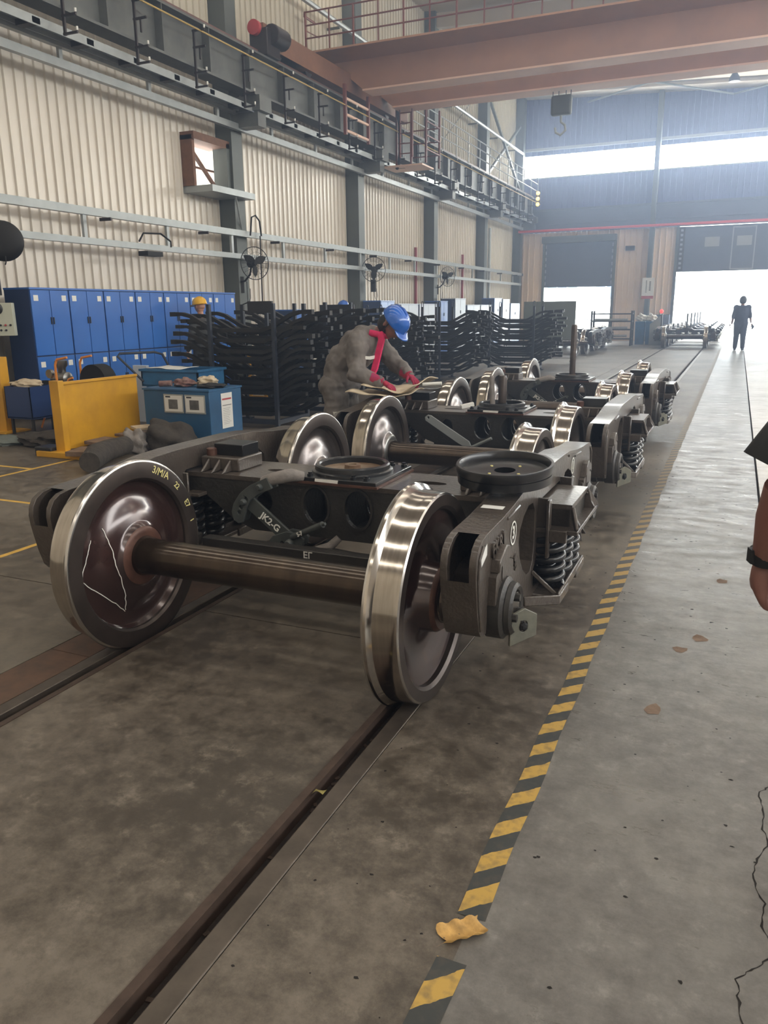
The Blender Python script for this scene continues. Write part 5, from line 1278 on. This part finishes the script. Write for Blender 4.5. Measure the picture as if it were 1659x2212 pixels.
lump('rag','canvas',(-7.35,6.9,.06),(.45,.35,.10),8,'flat dark debris heap on the floor left of the yellow barrier','debris',.3,3)
# ---------- left edge: control pendant box, dark hood, yellow post, generator cart
t=thing('control_cabinet','pale grey control box with round dial and switches at the left edge','control box',(-9.2,8.0,0))
b=MB(); b.box(-.35,.10,-.0,.10,1.34,1.60); 
T=Matrix.Translation((0,0,1.45))@Matrix.Rotation(math.radians(38),4,'Z')@Matrix.Scale(1.7,4)@Matrix.Translation((-.06,0,-1.47))
def rot(b,T): b.v=[tuple(T@Vector(v)) for v in b.v]; return b
rot(b,T).obj('box','ctrl',t,bevel=.006)
b=MB(); b.lathe([(-.035,0),(-.033,.034),(-.005,.04),(0,.05)],24,axis='Y',c=(-.02,0,1.555)); rot(b,T).obj('dial','darksteel',t,smooth=40)
b=MB(); b.lathe([(-.045,0),(-.044,.02),(-.03,.024)],16,axis='Y',c=(-.02,0,1.555)); rot(b,T).obj('dial_knob','steel',t,smooth=40)
b=MB(); b.box(-.045,-.005,-.003,0,1.445,1.50); rot(b,T).obj('warning_label','paper',t)
b=MB(); b.add([(-.037,-.004,1.465),(-.013,-.004,1.465),(-.025,-.004,1.492)],[(0,1,2)]); rot(b,T).obj('warning_triangle','yellow',t)
for k in range(9):
    b=MB(); x=-.075+(k%5)*.037; z=1.425 if k<5 else 1.385
    b.lathe([(-.016,0),(-.015,.007),(0,.009)],8,axis='Y',c=(x,0,z)); rot(b,T).obj('switch','dark' if k!=3 else 'redp',t)
b=MB(); b.bar((-.12,.06,.62),(-.12,.06,1.34),.12,.12); rot(b,T).obj('pedestal','ctrl',t)
b=MB(); b.box(-.26,.02,-.0,.10,1.66,1.80); b.box(-.2,-.06,.02,.08,1.60,1.66); rot(b,T).obj('signal_box','darksteel',t,bevel=.005)
b=MB(); b.box(-.20,.022,-.002,0,1.66,1.685); rot(b,T).obj('signal_label','cardboard',t)
b=MB(); b.lathe([(-.006,0),(-.005,.008),(0,.01)],12,axis='Y',c=(-.045,0,1.715)); rot(b,T).obj('green_indicator','green',t)
b=MB(); b.lathe([(-.006,0),(-.005,.006),(0,.007)],12,axis='Y',c=(-.005,0,1.705)); rot(b,T).obj('white_indicator','paper',t)
t=thing('extraction_hood','black round hood on an arm at the left edge above the control box','hood',(-9.05,7.93,2.47))
b=MB(); b.lathe([(-.02,0),(-.02,.08),(0,.125),(.04,.15),(.06,.15),(.10,.10),(.14,.04)],28,axis='Y'); b.v=[tuple(Matrix.Rotation(math.radians(42),3,'Z')@Vector(v)*1.75) for v in b.v]; b.obj('shade','blackrub',t,smooth=35)
b=MB(); b.tube([(0,.1,0),(-.5,.0,.1),(-1.2,-.2,.1)],.04,8); b.obj('support_arm','blackrub',t,smooth=50)
b=MB(); b.tube([(.05,-.02,-.2),(.05,-.02,-.28),(.03,-.02,-.31)],.009,6); b.obj('hook','blackrub',t)
t=thing('bollard_post','yellow upright guard post at the left edge','post',(-8.80,7.42,0))
b=MB(); b.box(-.07,.07,-.07,.07,0,.98); b.obj('post','yellow',t,bevel=.006)
b=MB(); b.box(-.2,.2,-.2,.2,0,.02); b.obj('base','yellow',t)
t=thing('pump_cart','orange cart with a small silver pump, gauge and coiled hoses','cart',(-8.35,8.05,0))
b=MB(); b.box(-.30,.22,-.20,.25,.30,.50); b.obj('box','orange',t,bevel=.01)
b=MB(); b.box(-.34,.30,-.25,.30,.24,.27); b.bar((-.3,-.2,0),(-.22,-.15,.24),.03,.02); b.obj('base','orange',t)
for s in (-1,1):
    b=MB(); b.lathe([(-.03,.10),(-.02,.14),(.02,.14),(.03,.10)],24,c=(.27,0,.14)) if False else b.lathe([(-.025,.06),(-.03,.13),(0,.14),(.03,.13),(.025,.06)],24,axis='Y',c=(.26,s*.24,.14)); b.obj('wheel','blackrub',t,smooth=40)
for s in (-1,1):
    b=MB(); b.tube([(.10,s*.22,.50),(.10,s*.22,.86),(.14,s*.22,.93),(.32,s*.22,.96)],.016,8); b.obj('handle','orange',t,smooth=60)
b=MB(); b.tube([(.30,-.25,.3),(.30,-.25,.60),(.34,-.25,.68),(.42,-.25,.70)],.014,8); b.obj('handle','orange',t,smooth=60)
b=MB(); b.lathe([(-.16,.06),(-.14,.09),(.10,.09),(.12,.06)],20,c=(-.02,0,.66)); b.lathe([(.66,.05),(.80,.055),(.84,.085),(.90,.085),(.92,.04)],20,axis='Z',c=(-.02,0,0)); b.obj('pump','steel',t,smooth=40)
b=MB(); b.lathe([(-.22,0),(-.218,.05),(-.18,.055)],24,axis='Y',c=(-.02,0,.74)); b.obj('gauge','paper',t,smooth=40)
b=MB(); b.lathe([(-.23,.045),(-.232,.058),(-.19,.06)],24,axis='Y',c=(-.02,0,.74)); b.obj('gauge_ring','steel',t,smooth=40)
for k in range(4):
    b=MB(); b.tube([(-.35+.28*math.cos(a)*(1+.1*k)+.25,-.24-.015*k+.05*math.sin(a),.58-.02*k+.06*math.sin(a)*(1+.1*k)) for a in [2*PI*j/20 for j in range(20)]],.012,6,closed=True); b.obj('hose','blackrub',t,smooth=60)
b=MB(); b.lathe([(-.10,.19),(-.11,.23),(.11,.23),(.10,.19),(.10,.06),(-.10,.06)],28,axis='Y',c=(.42,.2,.62),closed=True); b.obj('hose_reel','blackrub',t,smooth=40)
b=MB(); b.box(-7.80,-7.55,8.80,8.85,.0,.80); o=b.obj('partition_board','pale',bevel=.004); tag(o,'pale upright panel between the hose reel and blue lockers','panel')
t=thing('waste_bin','dark blue open bin with a pale sack, at the left edge','bin',(-8.35,7.45,0))
b=MB()
for (x0,x1,y0,y1) in ((-.22,.22,-.2,-.19),(-.22,.22,.19,.2),(-.22,-.21,-.2,.2),(.21,.22,-.2,.2)): b.box(x0,x1,y0,y1,.22,.62)
b.box(-.22,.22,-.2,.2,.21,.23); b.obj('bin','blued',t)
for sx in (-.18,.18):
    for sy in (-.16,.16):
        b=MB(); b.bar((sx,sy,0),(sx,sy,.22),.03,.03); b.obj('leg','darksteel',t)
lump('sack','cardboard',(-8.38,7.45,.64),(.22,.14,.06),12,'pale limp sack lying across the dark blue bin','sack')
lump('mat_bundle','board',(-8.0,6.7,.035),(.32,.20,.06),13,'dark green folded sheet on the floor at the left edge','sheet',.2)
# ---------- board, shelves, bins, barrier in the distance
t=thing('display_board','large grey green board standing behind the farthest stack','board',(-5.1,23.6,0))
b=MB(); b.box(-.74,.74,0,.04,.62,1.72); b.obj('panel','board',t)
for s in (-1,1):
    b=MB(); b.bar((s*.74,.02,0),(s*.74,.02,1.72),.05,.05); b.box(s*.74-.04,s*.74+.04,-.25,.25,0,.04); b.obj('leg','board',t)
t=thing('shelf_rack','dark steel shelf rack with stacked tubes near the left door','rack',(-4.7,34.2,0))
for x in (-.85,.75):
    for y in (-.3,.3):
        b=MB(); b.bar((x,y,0),(x,y,1.40),.07,.07); b.obj('post','darksteel',t)
for k,z in enumerate((.25,.62,.95,1.25)):
    b=MB(); b.box(-.85,.75,-.3,.3,z,z+.05); b.obj('shelf','darksteel',t)
b=MB()
for k in range(3): b.tube([(-.7,-.34,.40+k*.32),(.6,-.34,.40+k*.32)],.05,8)
b.obj('stored_tubes','galv',t,smooth=50)
t=thing('covered_table','low frame draped with a dark sheet left of the shelf rack','table',(-6.05,36.4,0))
grid_b=MB(); grid(grid_b,lambda u,v:(-1.0+2.0*u,-.4+.8*v,1.02+.06*math.sin(u*7)+(-.25*max(0,abs(u-.5)*2-.8)*5*.3)),14,6); grid_b.obj('sheet','blackrub',t,smooth=60)
for x in (-.95,.9):
    for y in (-.35,.35):
        b=MB(); b.bar((x,y,0),(x,y,1.0),.05,.05); b.obj('leg','darksteel',t)
for i in range(2):
    t=thing('recycling_bin',['blue bin with crumpled white bags, beside the shelf rack','blue bin with white bags nearer the far column'][i],'bin',(-3.75+i*.42,35.4,0))
    b=MB(); b.prism([(-.17,0),(.17,0),(.2,.95),(-.2,.95)],[],lambda a,c,d:(a,d,c),-.2,.2); b.obj('bin','binblue',t,bevel=.01)
    lump('white_bag','paper',(-3.75+i*.42,35.4,1.08),(.19,.18,.17),40+i,['crumpled white bag in the left blue bin','crumpled white bag in the right blue bin'][i],'bag',.4)
t=thing('lamp_barrier','pale angled barrier with a red lamp, left of the far row','barrier',(-3.05,34.6,0))
b=MB(); b.prism([(-.25,0),(.22,0),(.22,1.2),(.1,1.15),(-.25,.85)],[],lambda a,c,d:(a,d,c),0,.06); b.obj('panel','palegrey',t)
b=MB(); b.bar((.2,.03,0),(.2,.03,1.28),.06,.06); b.obj('post','palegrey',t)
b=MB(); b.sphere((.17,.03,1.36),(.08,.08,.09),12,8); b.obj('red_lamp','redlamp',t,smooth=70)
# ---------- wall fans
def fan(x,y,z,yaw,label):
    t=thing('wall_fan',label,'fan',(x,y,z),yaw,'wall fans on the columns')
    b=MB(); 
    b.tube([(.33*math.cos(a),0,.33*math.sin(a)) for a in [2*PI*k/32 for k in range(32)]],.010,6,closed=True)
    for r in (.12,.22): b.tube([(r*math.cos(a),-.07,r*math.sin(a)) for a in [2*PI*k/24 for k in range(24)]],.003,4,closed=True)
    for k in range(20):
        a=2*PI*k/20; b.tube([(.33*math.cos(a),0,.33*math.sin(a)),(.22*math.cos(a),-.07,.22*math.sin(a)),(.04*math.cos(a),-.09,.04*math.sin(a))],.0025,4)
        b.tube([(.33*math.cos(a),0,.33*math.sin(a)),(.20*math.cos(a),.08,.20*math.sin(a)),(.04*math.cos(a),.10,.04*math.sin(a))],.0025,4)
    b.obj('cage','darksteel',t,smooth=60)
    for k in range(3):
        a=2*PI*k/3+.5; b=MB()
        def fn(u,v): 
            r=.05+.25*u; w=.10*math.sin(PI*min(1,u*.85+.15)); an=a+(v-.5)*(w/r if r>0 else 0)*1.6; return (r*math.cos(an),.03*(v-.5)*2*(1-.4*u),r*math.sin(an))
        grid(b,fn,8,5); o=b.obj('blade','blackrub',t,smooth=60)
    b=MB(); b.lathe([(-.05,0),(-.045,.04),(.03,.05),(.08,.09),(.2,.085),(.23,.05),(.23,0)],20,axis='Y'); b.obj('motor','blackrub',t,smooth=40)
    b=MB(); b.tube([(0,.16,-.06),(-.02,.2,-.22),(-.06,.34,-.34),(-.10,.46,-.36)],.022,8); b.cb((-.1,.50,-.42),(.14,.08,.34)); b.obj('bracket_arm','blackrub',t,smooth=60)
    b=MB(); b.tube([(-.05,.3,-.36),(-.04,.32,-.7),(-.0,.36,-.85),(.04,.34,-.7),(.02,.3,-.5)],.008,6); b.obj('cable','blackrub',t,smooth=60)
    return t
fan(-9.38,14.55,2.50,math.radians(62),'black wall fan on the first column, above the end of the blue lockers')
fan(-9.40,20.6,2.62,math.radians(15),'black caged fan on the second column, above the bending worker')
fan(-9.40,26.8,2.63,math.radians(60),'smallest, farthest wall fan, on the third column')
b=MB(); b.tube([(-9.62,14.8,3.08),(-9.6,14.85,3.45),(-9.6,15.0,3.50),(-9.6,15.15,3.40),(-9.6,15.2,3.1)],.018,6); b.tube([(-9.6,15.15,3.1),(-9.62,15.15,1.7)],.014,6); o=b.obj('wall_cable','blackrub',smooth=60); tag(o,'black cable looping over the tray and down beside the first fan','cable')
b=MB(); b.tube([(-9.62,11.3,2.72),(-9.6,11.4,2.86),(-9.55,11.8,2.88),(-9.5,12.0,2.76),(-9.5,12.0,2.66)],.016,6); b.box(-9.66,-9.45,11.3,11.7,2.48,2.56); o=b.obj('cable_hanger','blackrub',smooth=60); tag(o,'black cable hanger clipped on the lower tray above the lockers','hanger')

# ---------------------------------------------------------------- haze volume added for the veiling glare around the bright openings
m=bpy.data.materials.new('glare_haze'); m.use_nodes=True; t=m.node_tree; t.nodes.remove(t.nodes['Principled BSDF'])
v=t.nodes.new('ShaderNodeVolumeScatter'); v.inputs['Color'].default_value=(.58,.72,1,1); v.inputs['Density'].default_value=HAZE; v.inputs['Anisotropy'].default_value=.65
t.links.new(v.outputs[0],t.nodes['Material Output'].inputs['Volume']); M['haze']=m
b=MB(); b.box(-9.98,13.9,BY+.1,38.3,.02,9.55); o=b.obj('glare_haze_volume','haze'); o['kind']='stuff'; o['label']='thin blue haze added for the glare towards the bright doors'
o['category']='haze'
